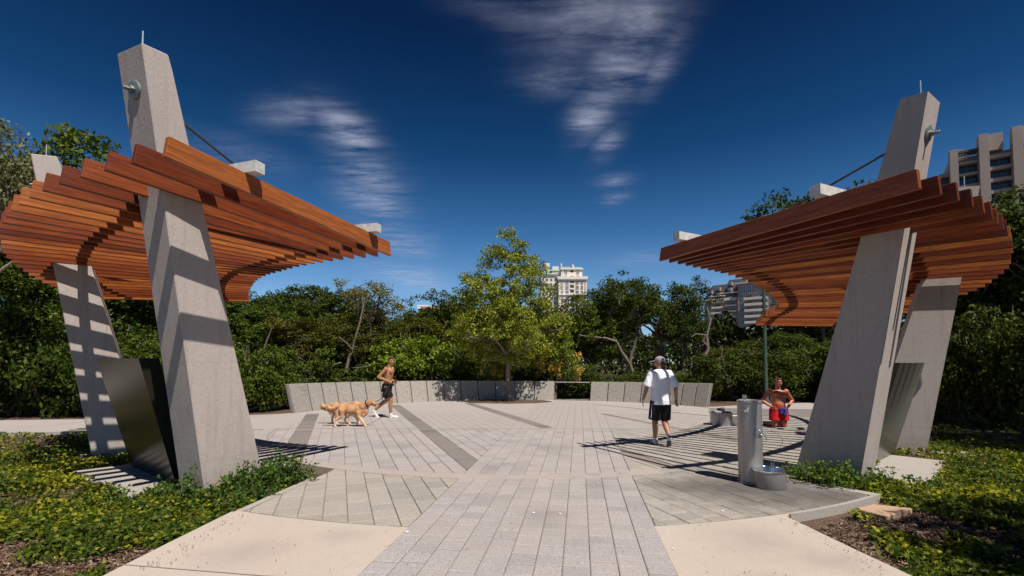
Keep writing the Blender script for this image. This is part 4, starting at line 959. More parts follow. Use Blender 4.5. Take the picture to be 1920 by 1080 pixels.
# hero tree in the middle of the plaza
rngc = np.random.default_rng(5)
cl = [(0, 0, 3.0, 2.3, 2.0, 1.4), (.1, 0, 4.7, 1.8, 1.7, 1.35), (.0, 0, 6.05, 1.0, 1.0, 1.05), (-1.6, 0, 2.9, 1.0, 1.0, .9), (1.8, .1, 3.0, 1.15, 1.0, 1.0), (1.5, 0, 4.3, .8, .8, .7), (-1.45, .1, 4.6, .8, .8, .75), (1.1, 0, 5.5, .65, .65, .6), (-.95, -.1, 5.7, .6, .6, .6), (.1, -1.2, 3.3, 1.3, .9, 1.2), (.8, .1, 2.0, 1.4, 1.2, .55), (-.8, .1, 2.0, 1.2, 1.1, .5), (2.5, 0, 3.1, .6, .6, .5)]
TEMPL['hero'] = tree_template(21, 7.0, 2.5, 2.5, 1.45, cl, 900, 40, .112, 'leaf_center', 'bark', .105, csize=.27, shell=.25, nlimb=30, gap=.30, straight=True)
plant_tree('hero', 'plaza_tree', -.16, 20.2, 'light green young tree standing alone in the mulch ring before the wall', 'tree', 1.0, sz=1.04, rz=.4, z=0.0)
mbm = MB()
rr_ = random.Random(9)
pts = [(-.16 + (1.75 + rr_.uniform(-.08, .08)) * math.cos(t_ * math.pi / 18), 20.0 + (.95 + rr_.uniform(-.05, .05)) * math.sin(t_ * math.pi / 18)) for t_ in range(36)]
mo = mbm.prism(pts, -.1, .03).build('mulch_bed', M['soil'], bevel=.01); mo['kind'] = 'structure'

TEMPL['pods'] = tree_template(22, 4.2, 1.8, 1.8, .5, lobes_round(12, 8, 4.2, 1.6, 2.4, 1.5, .45), 150, 60, .14, 'leaf_center', 'bark', .09, csize=.36, pods=34)
g_ = 'trees behind the plaza'
plant_tree('pods', 'seed_pod_tree', 1.95, 22.0, 'small yellow green tree with orange seed pods right of the lone plaza tree', 'tree', sz=.80, sxy=.72, rz=0.0)
plant_tree('pods', 'seed_pod_tree', -.62, 22.1, 'small tree with a few orange pods left behind the lone plaza tree trunk', 'tree', sz=.60, sxy=.36, rz=.3)
tp('oakA', 525, 28, 530, 210, 'big rounded dark green tree just right of the left pergola end', .3)
tp('oakA', 618, 28.5, 526, 200, 'tall dark green tree left of the bare-limbed tree', 2.1)
tp('oakB', 455, 24, 558, 190, 'green tree rising right beside the nearest left pillar', 1.2)
tp('cedar', 560, 24.5, 590, 200, 'bushy green tree behind the left end of the granite wall', 4.0, mat='leaf_mid')
tp('sparse', 692, 24.6, 532, 130, 'slender pale-barked tree with thin grey-green top left of centre', 1.1)
tp('cedar', 668, 25.2, 575, 190, 'olive cedar with bare grey limbs behind the running man', .6)
tp('oakB', 742, 31, 582, 120, 'small far tree between the pale-barked tree and the distant sign', 3.4)
tp('oakB', 795, 31, 585, 130, 'far rounded tree just below the distant white sign', 5.2)
tp('bushB', 765, 23.6, 618, 200, 'bright green leafy tree right behind the running man', 2.0)
tp('cedar', 820, 25.5, 592, 190, 'dark olive cedar left of the lone plaza tree', 2.8)
tp('oakA', 862, 27.5, 541, 190, 'dark rounded tree close behind the left of the lone tree', 4.3)
tp('oakA', 960, 29, 560, 200, 'dark tree directly behind the lone plaza tree', 5.6)
tp('oakB', 1110, 26.5, 552, 170, 'green oak right of the cream tower base', 1.0)
tp('oakC', 1168, 26.5, 521, 200, 'tallest oak behind the man in the white shirt', 2.4)
tp('oakC', 1238, 27.5, 524, 200, 'oak with twisted grey limbs right of the tallest one', 3.9)
tp('oakC', 1280, 26.8, 572, 130, 'open oak whose crown shows sky gaps', 5.5)
tp('cedar', 1392, 25.5, 648, 170, 'lower olive tree beneath the slate-roofed building', 1.9)
tp('oakB', 1480, 25, 622, 200, 'leafy tree behind the green lamp post', 4.4, mat='leaf_dark')
tp('oakA', 1575, 27, 470, 230, 'dark tree behind the nearest right pillar', .9)
tp('oakB', 1580, 34, 334, 330, 'very tall tree whose top shows above the right pergola', 3.3, mat='leaf_dark')
# mass at the right edge
tp('oakB', 1905, 16.2, 345, 420, 'large dense tree filling the right edge under the high-rise', 2.2, group='trees at the right edge')
tp('oakA', 1835, 17.5, 430, 330, 'dark tree just right of the farthest right pillar', 4.8, group='trees at the right edge')
tp('oakA', 2080, 13.5, 300, 420, 'broad tree at the far right leaving the frame', 1.4, group='trees at the right edge')
for i, (px, D, top, wp_, kd, lb) in enumerate([(1800, 13.6, 590, 210, 'bushD', 'dark shrub right beside the farthest right pillar'), (1895, 12.7, 560, 230, 'bushD', 'dark shrub at the right edge behind the ground cover'), (2030, 12.0, 540, 260, 'bush', 'shrub half outside the right edge of the frame'), (1845, 15.5, 520, 260, 'bush', 'taller shrub behind the dark right edge shrubs'), (1720, 16.5, 600, 220, 'bushD', 'shrub seen between the two right pillars')]):
    tp(kd, px, D, top, wp_, lb, i * 1.3, 'shrub', 'shrub', 'shrubs at the right')
# mass at the left edge
tp('oakB', 120, 18.5, 258, 420, 'tall tree topping the left pergola beside the far left pillar', 2.9, group='trees at the left edge', mat='leaf_mid')
tp('sparse', -5, 13.5, 238, 200, 'thin-leaved branching tree in the upper left corner', .5, group='trees at the left edge')
tp('oakB', 20, 17.0, 455, 330, 'dense green tree below the left pergola', 5.0, group='trees at the left edge')
tp('oakA', 255, 21, 480, 240, 'dark tree seen between the two left pillars', 1.6, group='trees at the left edge')
tp('oakA', -170, 18.0, 330, 380, 'large tree leaving the frame at the left', 3.1, group='trees at the left edge')
tp('oakB', 370, 24, 520, 200, 'green tree hidden mostly behind the nearest left pillar', .2, group='trees at the left edge')
for i, (px, D, top, wp_, kd, lb) in enumerate([(-60, 15.2, 560, 260, 'bush', 'leafy shrub at the left edge above the path'), (40, 15.8, 545, 250, 'bushD', 'dark shrub above the left path near the edge'), (125, 16.1, 575, 230, 'bush', 'leafy shrub directly left of the far left pillar'), (215, 16.5, 600, 220, 'bushD', 'dark shrub behind the left black slab'), (300, 16.5, 610, 230, 'bushD', 'dark shrub behind the nearest left pillar'), (400, 16.9, 630, 200, 'bush', 'shrub peeking out right of the nearest left pillar'), (468, 17.3, 640, 170, 'bushD', 'shrub at the left end of the granite wall'), (512, 17.6, 668, 120, 'bush', 'small shrub tucked behind the first granite wall panel')]):
    tp(kd, px, D, top, wp_, lb, i * 1.7 + .4, 'shrub', 'shrub', 'shrubs at the left', mat=('leaf_mid' if i % 2 == 0 else None))
for i, (px, top) in enumerate([(540, 660), (610, 645), (690, 660), (770, 650), (850, 640), (930, 640), (1010, 655), (1080, 678), (1150, 694), (1220, 696), (1290, 690), (1360, 640), (1430, 640), (1500, 640), (1570, 620), (1640, 620)]):
    D = 23.6 + (i % 3) * .5
    if px > 1330: D = 21.8 + (i % 2) * .5
    side_ = ['leftmost', 'second', 'third', 'fourth', 'fifth', 'sixth', 'seventh', 'eighth', 'ninth', 'tenth', 'eleventh', 'twelfth', 'thirteenth', 'fourteenth', 'fifteenth', 'rightmost'][i]
    tp(['bushD', 'bush', 'bushD'][i % 3], px, D, top, 150, 'dark undergrowth shrub just behind the granite wall, %s of the row%s' % (side_, '' if i in (0, 15) else ' from the left'), i * 2.1, 'shrub', 'shrub', 'undergrowth behind the wall')
# trees standing right of the camera whose shade lies on the mulch
plant_tree('oakA', 'tree', 6.9, 1.3, 'tree beside the camera casting shade on the right mulch', 'tree', sc=.62, sz=.9, rz=1)
plant_tree('oakA', 'tree', 13.6, 7.0, 'tree outside the right edge shading the dark shrubs', 'tree', sc=.9, sz=1.2, rz=2.2)
plant_tree('oakB', 'tree', 11.2, 4.4, 'tree outside the frame at right shading the ground cover', 'tree', sc=.62, sz=.9, rz=4.2)
# far wood closing the horizon
rng = np.random.default_rng(77)
n_ = 60000
ang = rng.uniform(-62, 62, n_); D_ = rng.uniform(40, 62, n_); lump = 4.9 + 0.7 * np.sin(ang * .31) * np.sin(ang * .83 + 1) + 0.4 * np.sin(ang * 1.9)
P = np.stack([D_ * np.sin(np.radians(ang)), D_ * np.cos(np.radians(ang)), lump * rng.random(n_) ** .6], 1)
o = mesh_obj('far_wood', leaves_mesh('far_wood', P, .5, rng, .4), M['leaf_dark']); o['kind'] = 'stuff'
tag(o, 'distant wood closing the view behind the park trees', 'wood')

# exposed limb reaching right (open oak) and bare limbs at left
def limb_obj(label, pts, r0, mat='bark_pale', name='bare_tree'):
    c = Vector(pts[0]); root = empty(name, c); tag(root, label, 'branch')
    n = len(pts)
    MB().tube([Vector(p) - c for p in pts], [r0 * (1 - i / (n + .3)) + .01 for i in range(n)], 8).build('trunk', M[mat], root, smooth=True)
    return root
r1 = limb_obj('pale twisted oak trunk with a limb reaching toward the lamp post', [at(1322, 722, 24.5), at(1323, 690, 24.5), at(1318, 672, 24.5), at(1328, 655, 24.5), at(1325, 630, 24.5), at(1332, 600, 24.6), at(1325, 575, 24.7)], .13)
def addlimb(root, pts, r0, mat='bark_pale', name='limb'):
    c = Vector(root.location); n = len(pts)
    MB().tube([Vector(p) - c for p in pts], [r0 * (1 - i / (n + .3)) + .008 for i in range(n)], 7).build(name, M[mat], root, smooth=True)
r1['category'] = 'tree'
addlimb(r1, [at(1326, 683, 24.5), at(1340, 676, 24.3), at(1358, 669, 24.2), at(1378, 671, 24.1), at(1388, 658, 24.0), at(1402, 652, 24.0), at(1418, 645, 23.9), at(1426, 633, 23.9)], .07)
addlimb(r1, [at(1327, 650, 24.5), at(1318, 640, 24.4), at(1322, 628, 24.4), at(1305, 626, 24.3), at(1296, 632, 24.3)], .06)
addlimb(r1, [at(1316, 722, 24.5), at(1314, 700, 24.5), at(1312, 680, 24.4), at(1300, 668, 24.3)], .08)
r2 = limb_obj('grey leaning trunk forking behind the wall left of the man in white', [at(1192, 722, 24.7), at(1186, 700, 24.7), at(1180, 682, 24.6), at(1165, 660, 24.5), at(1155, 640, 24.4), at(1135, 634, 24.3), at(1105, 632, 24.2), at(1085, 628, 24.2)], .12); r2['category'] = 'tree'
addlimb(r2, [at(1181, 684, 24.6), at(1184, 664, 24.5), at(1190, 648, 24.5), at(1194, 632, 24.4)], .075)
r4 = limb_obj('pale dead trunk rising through the cedar behind the runner', [at(648, 700, 23.6), at(655, 670, 23.6), at(662, 652, 23.6), at(668, 628, 23.5), at(676, 600, 23.5), at(681, 575, 23.5), at(679, 550, 23.5)], .075); r4['category'] = 'tree'
addlimb(r4, [at(660, 655, 23.5), at(650, 643, 23.3), at(635, 632, 23.2)], .035); addlimb(r4, [at(700, 686, 23.0), at(685, 688, 23.1), at(660, 690, 23.2)], .03); addlimb(r4, [at(640, 680, 23.0), at(610, 688, 22.9), at(596, 696, 22.9)], .03)
r5 = limb_obj('leaning bare tree between the left pergola and the granite wall', [at(482, 760, 20.0), at(492, 740, 20.0), at(505, 722, 19.9), at(520, 708, 19.8), at(538, 696, 19.7)], .07); r5['category'] = 'tree'
addlimb(r5, [at(484, 680, 19.9), at(494, 660, 19.8), at(500, 640, 19.8), at(510, 615, 19.7)], .05)

# ---- ground cover and mulch
def inpoly(P, poly):
    x, y = P[:, 0], P[:, 1]; c = np.zeros(len(P), bool); n = len(poly)
    for i in range(n):
        x1, y1 = poly[i]; x2, y2 = poly[(i + 1) % n]
        c ^= ((y1 > y) != (y2 > y)) & (x < (x2 - x1) * (y - y1) / (y2 - y1 + 1e-12) + x1)
    return c
def vnoise(P, s, ph):
    x, y = P[:, 0] * s, P[:, 1] * s
    return (np.sin(x + ph + 1.3 * np.sin(y * .7 + ph)) * np.sin(y * 1.1 - ph + 1.1 * np.sin(x * .8)) + .5 * np.sin(2.3 * x + 1.7 * y + ph) * np.sin(1.9 * y - 2.1 * x + 2 * ph)) / 1.5
SUNKEN = -.10
bedL = [(-3.25, 2.2), (-3.22, 3.6), (-3.16, 4.5), (-3.08, 5.0), (-2.86, 6.86), (-3.15, 7.1), (-3.88, 7.1), (-4.95, 7.98), (-6.07, 9.45), (-6.78, 11.2), (-7.4, 11.7), (-9.9, 11.35), (-11.8, 11.05), (-22, 8.8), (-30, 6), (-30, 2.2)]
bedR = [(3.45, 2.2), (3.18, 3.7), (3.08, 4.3), (2.98, 4.92), (3.7, 5.35), (4.55, 5.85), (4.5, 6.1), (4.0, 6.85), (4.15, 6.9), (5.28, 7.82), (6.45, 9.35), (7.2, 11.1), (7.8, 12.1), (9.8, 13.3), (14, 15), (22, 15), (22, 2.2)]
padsX = [[(-6.75, 7.35), (-6.2, 7.95), (-4.35, 6.7), (-4.68, 5.98)], [(5.05, 6.62), (5.35, 7.3), (6.75, 8.75), (7.3, 8.15), (6.9, 7.75), (5.8, 6.72), (5.35, 6.45)], [(3.75, 5.45), (4.15, 5.2), (4.65, 5.5), (4.2, 5.8)]]
def cover(name, poly, nn, seed, bare, label, thick):
    rng = np.random.default_rng(seed)
    xs = [p[0] for p in poly]; ys = [p[1] for p in poly]; P = np.empty((0, 2))
    while len(P) < nn:
        D = 1.0 / (rng.uniform(1 / min(max(ys), 15.5), 1 / 2.3, nn * 3)); Xx = rng.uniform(-1.25, 1.25, nn * 3) * D
        Q = np.stack([Xx, D], 1); k = inpoly(Q, poly)
        for pd in padsX: k &= ~inpoly(Q, pd)
        Q = Q[k]
        f = vnoise(Q, 1.9, 1.0 + seed) * .5 + vnoise(Q, 4.1, 2.0) * .45 + vnoise(Q, 9.7, .7) * .35
        k2_ = f + bare(Q) > rng.uniform(-.35, .35, len(Q)) 
        P = np.concatenate([P, Q[k2_]])
    per = 9; nc_ = nn // per
    Cc = P[:nc_]; P = np.repeat(Cc, per, 0)[:nn]; nn = len(P)
    P = P + rng.normal(size=(nn, 2)) * (.030 + .035 * rng.random((nn, 1)))
    kk_ = inpoly(P, poly); P = P[kk_]; nn = len(P)
    hgt = .02 + .15 * np.clip(vnoise(P, 3.3, .3) * .5 + .5, 0, 1) * rng.random(nn) + .012 * rng.random(nn)
    hgt *= 1 + thick(P)
    hgt *= np.clip(P[:, 1] / 5.0, .6, 1.2); z = SUNKEN + hgt
    me = leaves_mesh(name, np.stack([P[:, 0], P[:, 1], z], 1), .056, rng, 1.0, .62)
    o = mesh_obj(name, me, M['cover']); o['kind'] = 'stuff'; tag(o, label, 'ground cover'); return o
def nearpt(Q, pts, r_): return np.max([np.exp(-((Q[:, 0] - x) ** 2 + (Q[:, 1] - y) ** 2) / r_ ** 2) for x, y in pts], axis=0)
cover('ground_cover', bedL, 62000, 3, lambda Q: -.02 + .5 * nearpt(Q, [(-3.9, 5.8), (-3.4, 6.6), (-6, 8), (-8, 9)], 1.3) - .75 * nearpt(Q, [(-3.35, 4.2), (-4.6, 4.35), (-3.7, 3.9)], .38), 'low green and yellow vine ground cover on the left of the paving',
      lambda P: 1.0 * nearpt(P, [(-3.5, 6.3), (-3.25, 6.6), (-3.05, 6.85)], .35))
cover('ground_cover', bedR, 52000, 8, lambda Q: -.14 + .8 * nearpt(Q, [(4.9, 6.4), (7, 7.5), (8.6, 8), (6, 7), (8, 9.5)], 1.6) - .85 * nearpt(Q, [(3.4, 5.0), (4.4, 5.1), (3.2, 4.6)], .5) - .35 * nearpt(Q, [(6, 4.6), (5, 4.4)], .9), 'low vine ground cover on the right side round the utility lid',
      lambda P: .5 * nearpt(P, [(4.3, 6.8), (4.4, 6.5)], .3))
# upright sprigs round the pillar feet
def sprigs(label, pts, seed):
    rng = np.random.default_rng(seed); c = Vector((pts[0][0], pts[0][1], SUNKEN)); root = empty('sprig_cluster', c); tag(root, label, 'plants'); root['kind'] = 'stuff'
    Pl = []; st_ = MB()
    for (x, y, n, h, sp) in pts:
        for _ in range(n):
            b0 = np.array([x + rng.normal() * sp, y + rng.normal() * sp, SUNKEN]); hh = h * rng.uniform(.5, 1.5); lean = rng.normal(size=2) * .12
            tip = b0 + np.array([lean[0], lean[1], hh])
            st_.tube([b0 - np.array(c), (b0 + tip) / 2 - np.array(c) + np.array([.01, 0, 0]), tip - np.array(c)], [.003, .0025, .0015], 4, False)
            m_ = int(hh / .014) + 4; t = rng.random(m_) ** .8
            Pl.append(b0 + (tip - b0) * t[:, None] + rng.normal(size=(m_, 3)) * np.array([.026, .026, .012]))
    P = np.concatenate(Pl) - np.array(c)
    mesh_obj('leaves', leaves_mesh('sprig_leaves', P, .052, rng, .7, .6), M['sprig'], root)['kind'] = 'stuff'
    st_.build('stems', M['bark'], root)['kind'] = 'stuff'
sprigs('leafy green sprigs crowding the foot of the nearest left pillar', [(-3.42, 6.15, 36, .26, .08), (-3.18, 6.35, 46, .32, .09), (-3.08, 6.6, 40, .36, .07), (-3.0, 6.78, 26, .2, .07), (-3.62, 5.85, 26, .24, .09), (-3.84, 5.78, 12, .34, .04), (-3.3, 5.8, 30, .16, .14), (-3.12, 6.0, 24, .18, .09), (-4.5, 5.95, 16, .16, .15)], 31)
sprigs('leafy green sprigs at the foot of the nearest right pillar', [(4.02, 6.75, 24, .2, .07), (4.18, 6.55, 34, .26, .08), (4.33, 6.4, 34, .28, .08), (4.5, 6.3, 22, .2, .07), (5.0, 6.45, 22, .24, .09), (5.35, 6.4, 14, .16, .12), (4.1, 7.0, 16, .18, .1)], 32)
def chips(name, poly, nn, seed):
    rng = np.random.default_rng(seed); P = np.empty((0, 2))
    while len(P) < nn:
        D = 1.0 / rng.uniform(1 / 9.5, 1 / 2.6, nn * 3); Q = np.stack([rng.uniform(-1.2, 1.2, nn * 3) * D, D], 1); P = np.concatenate([P, Q[inpoly(Q, poly)]])
    P = P[:nn]; o = mesh_obj(name, leaves_mesh(name, np.stack([P[:, 0], P[:, 1], SUNKEN + .004 + .022 * rng.random(nn)], 1), .06, rng, 3.0, .22), M['chips']); o['kind'] = 'stuff'
    tag(o, 'dry brown mulch chips ' + ('left' if seed == 51 else 'right') + ' of the paving', 'mulch')
chips('mulch_chips', bedL, 22000, 51); chips('mulch_chips', bedR, 24000, 52)

# ---------------------------------------------------------------- people and dogs
def skin_mat(name, col, blush, rough=0.5):
    m, t, b, o = new_mat(name)
    n = noise(t, coord(t), 9, 5, 0.6)
    c = ramp(t, n, [(0.3, tuple(x * .85 for x in col)), (0.55, col), (0.75, blush)])
    t.links.new(c, b.inputs['Base Color']); b.inputs['Roughness'].default_value = rough
    b.inputs['Subsurface Weight'].default_value = .08; b.inputs['Subsurface Radius'].default_value = (.02, .008, .004)
    bump(t, b, noise(t, coord(t), 60, 4), .12, .003)
    return m
def cloth(name, col, sc=7, strength=.5):
    m, t, b, o = new_mat(name)
    n = noise(t, coord(t, 'Object', (1.2, 1.2, .55)), sc, 3, .5, 1.2)
    b.inputs['Base Color'].default_value = (*col, 1); b.inputs['Roughness'].default_value = .85
    b.inputs['Specular IOR Level'].default_value = .2
    bump(t, b, n, strength, .05); return m
M['skin_run'] = skin_mat('tanned_skin', (0.42, 0.19, 0.095), (0.52, 0.26, 0.14))
M['skin_walk'] = skin_mat('brown_skin', (0.36, 0.165, 0.095), (0.45, 0.22, 0.13))
M['skin_kneel'] = skin_mat('sunburnt_skin', (0.46, 0.15, 0.08), (0.55, 0.20, 0.11), .4)
M['c_white'] = cloth('white_cotton', (0.80, 0.79, 0.86), 5, .8)
M['c_black'] = cloth('black_cloth', (0.012, 0.011, 0.012), 8, .6)
M['c_red'] = cloth('red_cloth', (0.55, 0.012, 0.015), 8, .6)
M['c_blue'] = cloth('blue_cloth', (0.035, 0.04, 0.22), 12, .8)
M['c_cap'] = cloth('grey_mauve_cap', (0.30, 0.27, 0.30), 14, .3)
M['hair_dark'] = simple('dark_hair', (0.018, 0.012, 0.009), .55, 0, .4, 60, .5)
M['hair_grey'] = simple('grey_brown_hair', (0.06, 0.042, 0.034), .6, 0, .4, 60, .5)
M['shoe_white'] = simple('white_shoe', (0.72, 0.71, 0.72), .5, 0, .06, 20)
M['shoe_grey'] = simple('grey_blue_shoe', (0.30, 0.30, 0.40), .5, 0, .35, 30)
M['sole'] = simple('dark_sole', (0.045, 0.045, 0.05), .7, 0, .3, 40, .4)
M['eye'] = simple('dark_eye', (0.01, 0.008, 0.008), .2)
M['stripe'] = simple('lilac_stripe', (0.5, 0.44, 0.58), .8)
def unit(v_): v_ = Vector(v_); return v_.normalized()
def caps(mb, p, q, r1, r2, n=14, k=4, rnd_=True):
    p = Vector(p); q = Vector(q); d = (q - p); L = d.length; d = d.normalized() if L > 1e-6 else Vector((0, 0, 1))
    pts = []; rad = []
    if rnd_:
        for i in range(k): a_ = math.pi / 2 * (1 - i / k); pts.append(p - d * r1 * math.sin(a_)); rad.append(max(r1 * math.cos(a_), .0006))
    pts += [p, q]; rad += [r1, r2]
    if rnd_:
        for i in range(1, k + 1): a_ = math.pi / 2 * i / k; pts.append(q + d * r2 * math.sin(a_)); rad.append(max(r2 * math.cos(a_), .0006))
    # remove doubled points
    mb.tube(pts, rad, n)
def ell(mb, c, r_, rot=(0, 0, 0), n=16, k=10):
    Mx = Matrix.Translation(Vector(c)) @ Euler([R(a_) for a_ in rot]).to_matrix().to_4x4()
    pr = [(max(math.sin(math.pi * i / k), .002), -math.cos(math.pi * i / k)) for i in range(k + 1)]
    vs = []; 
    for rr0, z in pr:
        for j in range(n):
            vs.append(Mx @ Vector((r_[0] * rr0 * math.cos(2 * math.pi * j / n), r_[1] * rr0 * math.sin(2 * math.pi * j / n), r_[2] * z)))
    fs = []
    for i in range(k):
        for j in range(n): fs.append((i * n + j, i * n + (j + 1) % n, (i + 1) * n + (j + 1) % n, (i + 1) * n + j))
    fs += [tuple(range(n - 1, -1, -1)), tuple(range(k * n, (k + 1) * n))]
    mb.add(vs, fs)
def loft(mb, rings, n=20):       # rings: (centre, rx, ry, yaw)
    vs = []
    for c, rx, ry, yaw in rings:
        c = Vector(c)
        for j in range(n):
            a_ = 2 * math.pi * j / n; x = rx * math.cos(a_); y = ry * math.sin(a_)
            vs.append(c + Vector((x * math.cos(yaw) - y * math.sin(yaw), x * math.sin(yaw) + y * math.cos(yaw), 0)))
    fs = [tuple(range(n - 1, -1, -1)), tuple(range((len(rings) - 1) * n, len(rings) * n))]
    for i in range(len(rings) - 1):
        for j in range(n): fs.append((i * n + j, i * n + (j + 1) % n, (i + 1) * n + (j + 1) % n, (i + 1) * n + j))
    mb.add(vs, fs)
def fuse(mb, name, mat, parent, vox=.008, smooth=4, fac=.5):
    """weld overlapping closed shapes into one continuous skin"""
    me = bpy.data.meshes.new(name + '_raw'); me.from_pydata(mb.v, [], mb.f)
    bm = bmesh.new(); bm.from_mesh(me); bmesh.ops.recalc_face_normals(bm, faces=bm.faces); bm.to_mesh(me); bm.free()
    o = bpy.data.objects.new(name, me); scene.collection.objects.link(o)
    md = o.modifiers.new('r', 'REMESH'); md.mode = 'VOXEL'; md.voxel_size = vox
    if smooth:
        ms = o.modifiers.new('s', 'SMOOTH'); ms.factor = fac; ms.iterations = smooth
    dg = bpy.context.evaluated_depsgraph_get(); dg.update()
    me2 = bpy.data.meshes.new_from_object(o.evaluated_get(dg)); me2.name = name
    bpy.data.objects.remove(o); bpy.data.meshes.remove(me)
    me2.materials.clear()
    return mesh_obj(name, me2, M[mat], parent, smooth=True)
def hand(mb, w, d, side, curl=.5, s=1.0):
    """palm and five separate fingers from wrist w along d; side = thumb direction"""
    w = Vector(w); d = unit(d); side = Vector(side); side = (side - d * side.dot(d)).normalized(); nrm = d.cross(side)
    q = Matrix((side, nrm, d)).transposed().to_4x4()
    e_ = q.to_euler(); c = w + d * .045 * s
    ell(mb, c, (.040 * s, .016 * s, .052 * s), [math.degrees(a_) for a_ in e_])
    for i, (off, L) in enumerate(((.030, .068), (.011, .078), (-.009, .072), (-.028, .056))):
        b0 = c + side * off * s + d * .038 * s; b1 = b0 + d * L * .5 * s + nrm * curl * .012 * s + side * off * .15; b2 = b1 + (d * (1 - curl * .5) + nrm * curl * .9).normalized() * L * .5 * s
        caps(mb, b0, b1, .0095 * s, .0088 * s, 8, 2); caps(mb, b1, b2, .0088 * s, .0075 * s, 8, 2)
    t0 = w + d * .022 * s + side * .030 * s; t1 = t0 + (d * .75 + side * .65).normalized() * .036 * s; t2 = t1 + (d * .95 + side * .2 + nrm * .2).normalized() * .030 * s
    caps(mb, t0, t1, .012 * s, .0105 * s, 8, 2); caps(mb, t1, t2, .0105 * s, .0085 * s, 8, 2)
def head(mb, c, yaw=0, pitch=0):
    Rm = Euler((R(pitch), 0, R(yaw))).to_matrix(); c = Vector(c)
    def P(x, y, z): return c + Rm @ Vector((x, y, z))
    ro = (pitch, 0, yaw)
    ell(mb, P(0, -.012, .025), (.074, .094, .088), ro); ell(mb, P(0, .022, -.030), (.058, .066, .078), ro)
    ell(mb, P(0, .052, -.078), (.030, .026, .022), ro)
    caps(mb, P(0, .084, .015), P(0, .106, -.022), .008, .014, 8, 3)
    ell(mb, P(0, .078, .036), (.05, .016, .012), ro)
    for s in (-1, 1):
        ell(mb, P(s * .077, -.008, .0), (.010, .02, .032), ro); ell(mb, P(s * .04, .062, -.015), (.022, .02, .02), ro)
    ell(mb, P(0, .084, -.050), (.022, .012, .008), ro)
    return P, ro
def face_parts(root, P, ro, hair, cap=None, hairshape='short'):
    for s in (-1, 1):
        e_ = MB(); ell(e_, P(s * .030, .083, .012), (.011, .008, .0075), ro, 10, 6); e_.build('eye', M['eye'], root, smooth=True)
    h = MB()
    ell(h, P(0, -.026, .038), (.080, .092, .084), ro); ell(h, P(0, -.060, -.005), (.066, .05, .07), ro)
    ell(h, P(0, .045, .092), (.055, .04, .026), ro)
    for s in (-1, 1): ell(h, P(s * .070, -.01, .035), (.014, .032, .045), ro)
    if hairshape == 'short': fuse(h, 'hair', hair, root, .008, 2)
    br = MB()
    for s in (-1, 1): ell(br, P(s * .030, .088, .034), (.019, .007, .0055), ro, 10, 5)
    br.build('eyebrows', M[hair], root, smooth=True)
def shoe(root, heel, toe, mat, up=(0, 0, 1), name='shoe'):
    heel = Vector(heel); toe = Vector(toe); d = (toe - heel).normalized(); u_ = Vector(up); u_ = (u_ - d * u_.dot(d)).normalized(); s = d.cross(u_)
    q = Matrix((s, d, u_)).transposed(); e_ = [math.degrees(a_) for a_ in q.to_euler()]
    mb = MB(); L = (toe - heel).length
    ell(mb, heel + d * .05 + u_ * .028, (.040, .062, .040), e_); ell(mb, heel + d * .15 + u_ * .020, (.044, .085, .032), e_); ell(mb, heel + d * .23 + u_ * .016, (.045, .055, .026), e_); ell(mb, heel + d * .055 + u_ * .06, (.036, .045, .035), e_)
    o = fuse(mb, name, mat, root, .007, 2)
    so = MB(); ell(so, heel + d * .06 - u_ * .012, (.041, .07, .012), e_); ell(so, heel + d * .20 - u_ * .012, (.047, .092, .012), e_)
    fuse(so, 'sole', 'sole' if mat == 'shoe_grey' else mat, o, .006, 1)
    return o

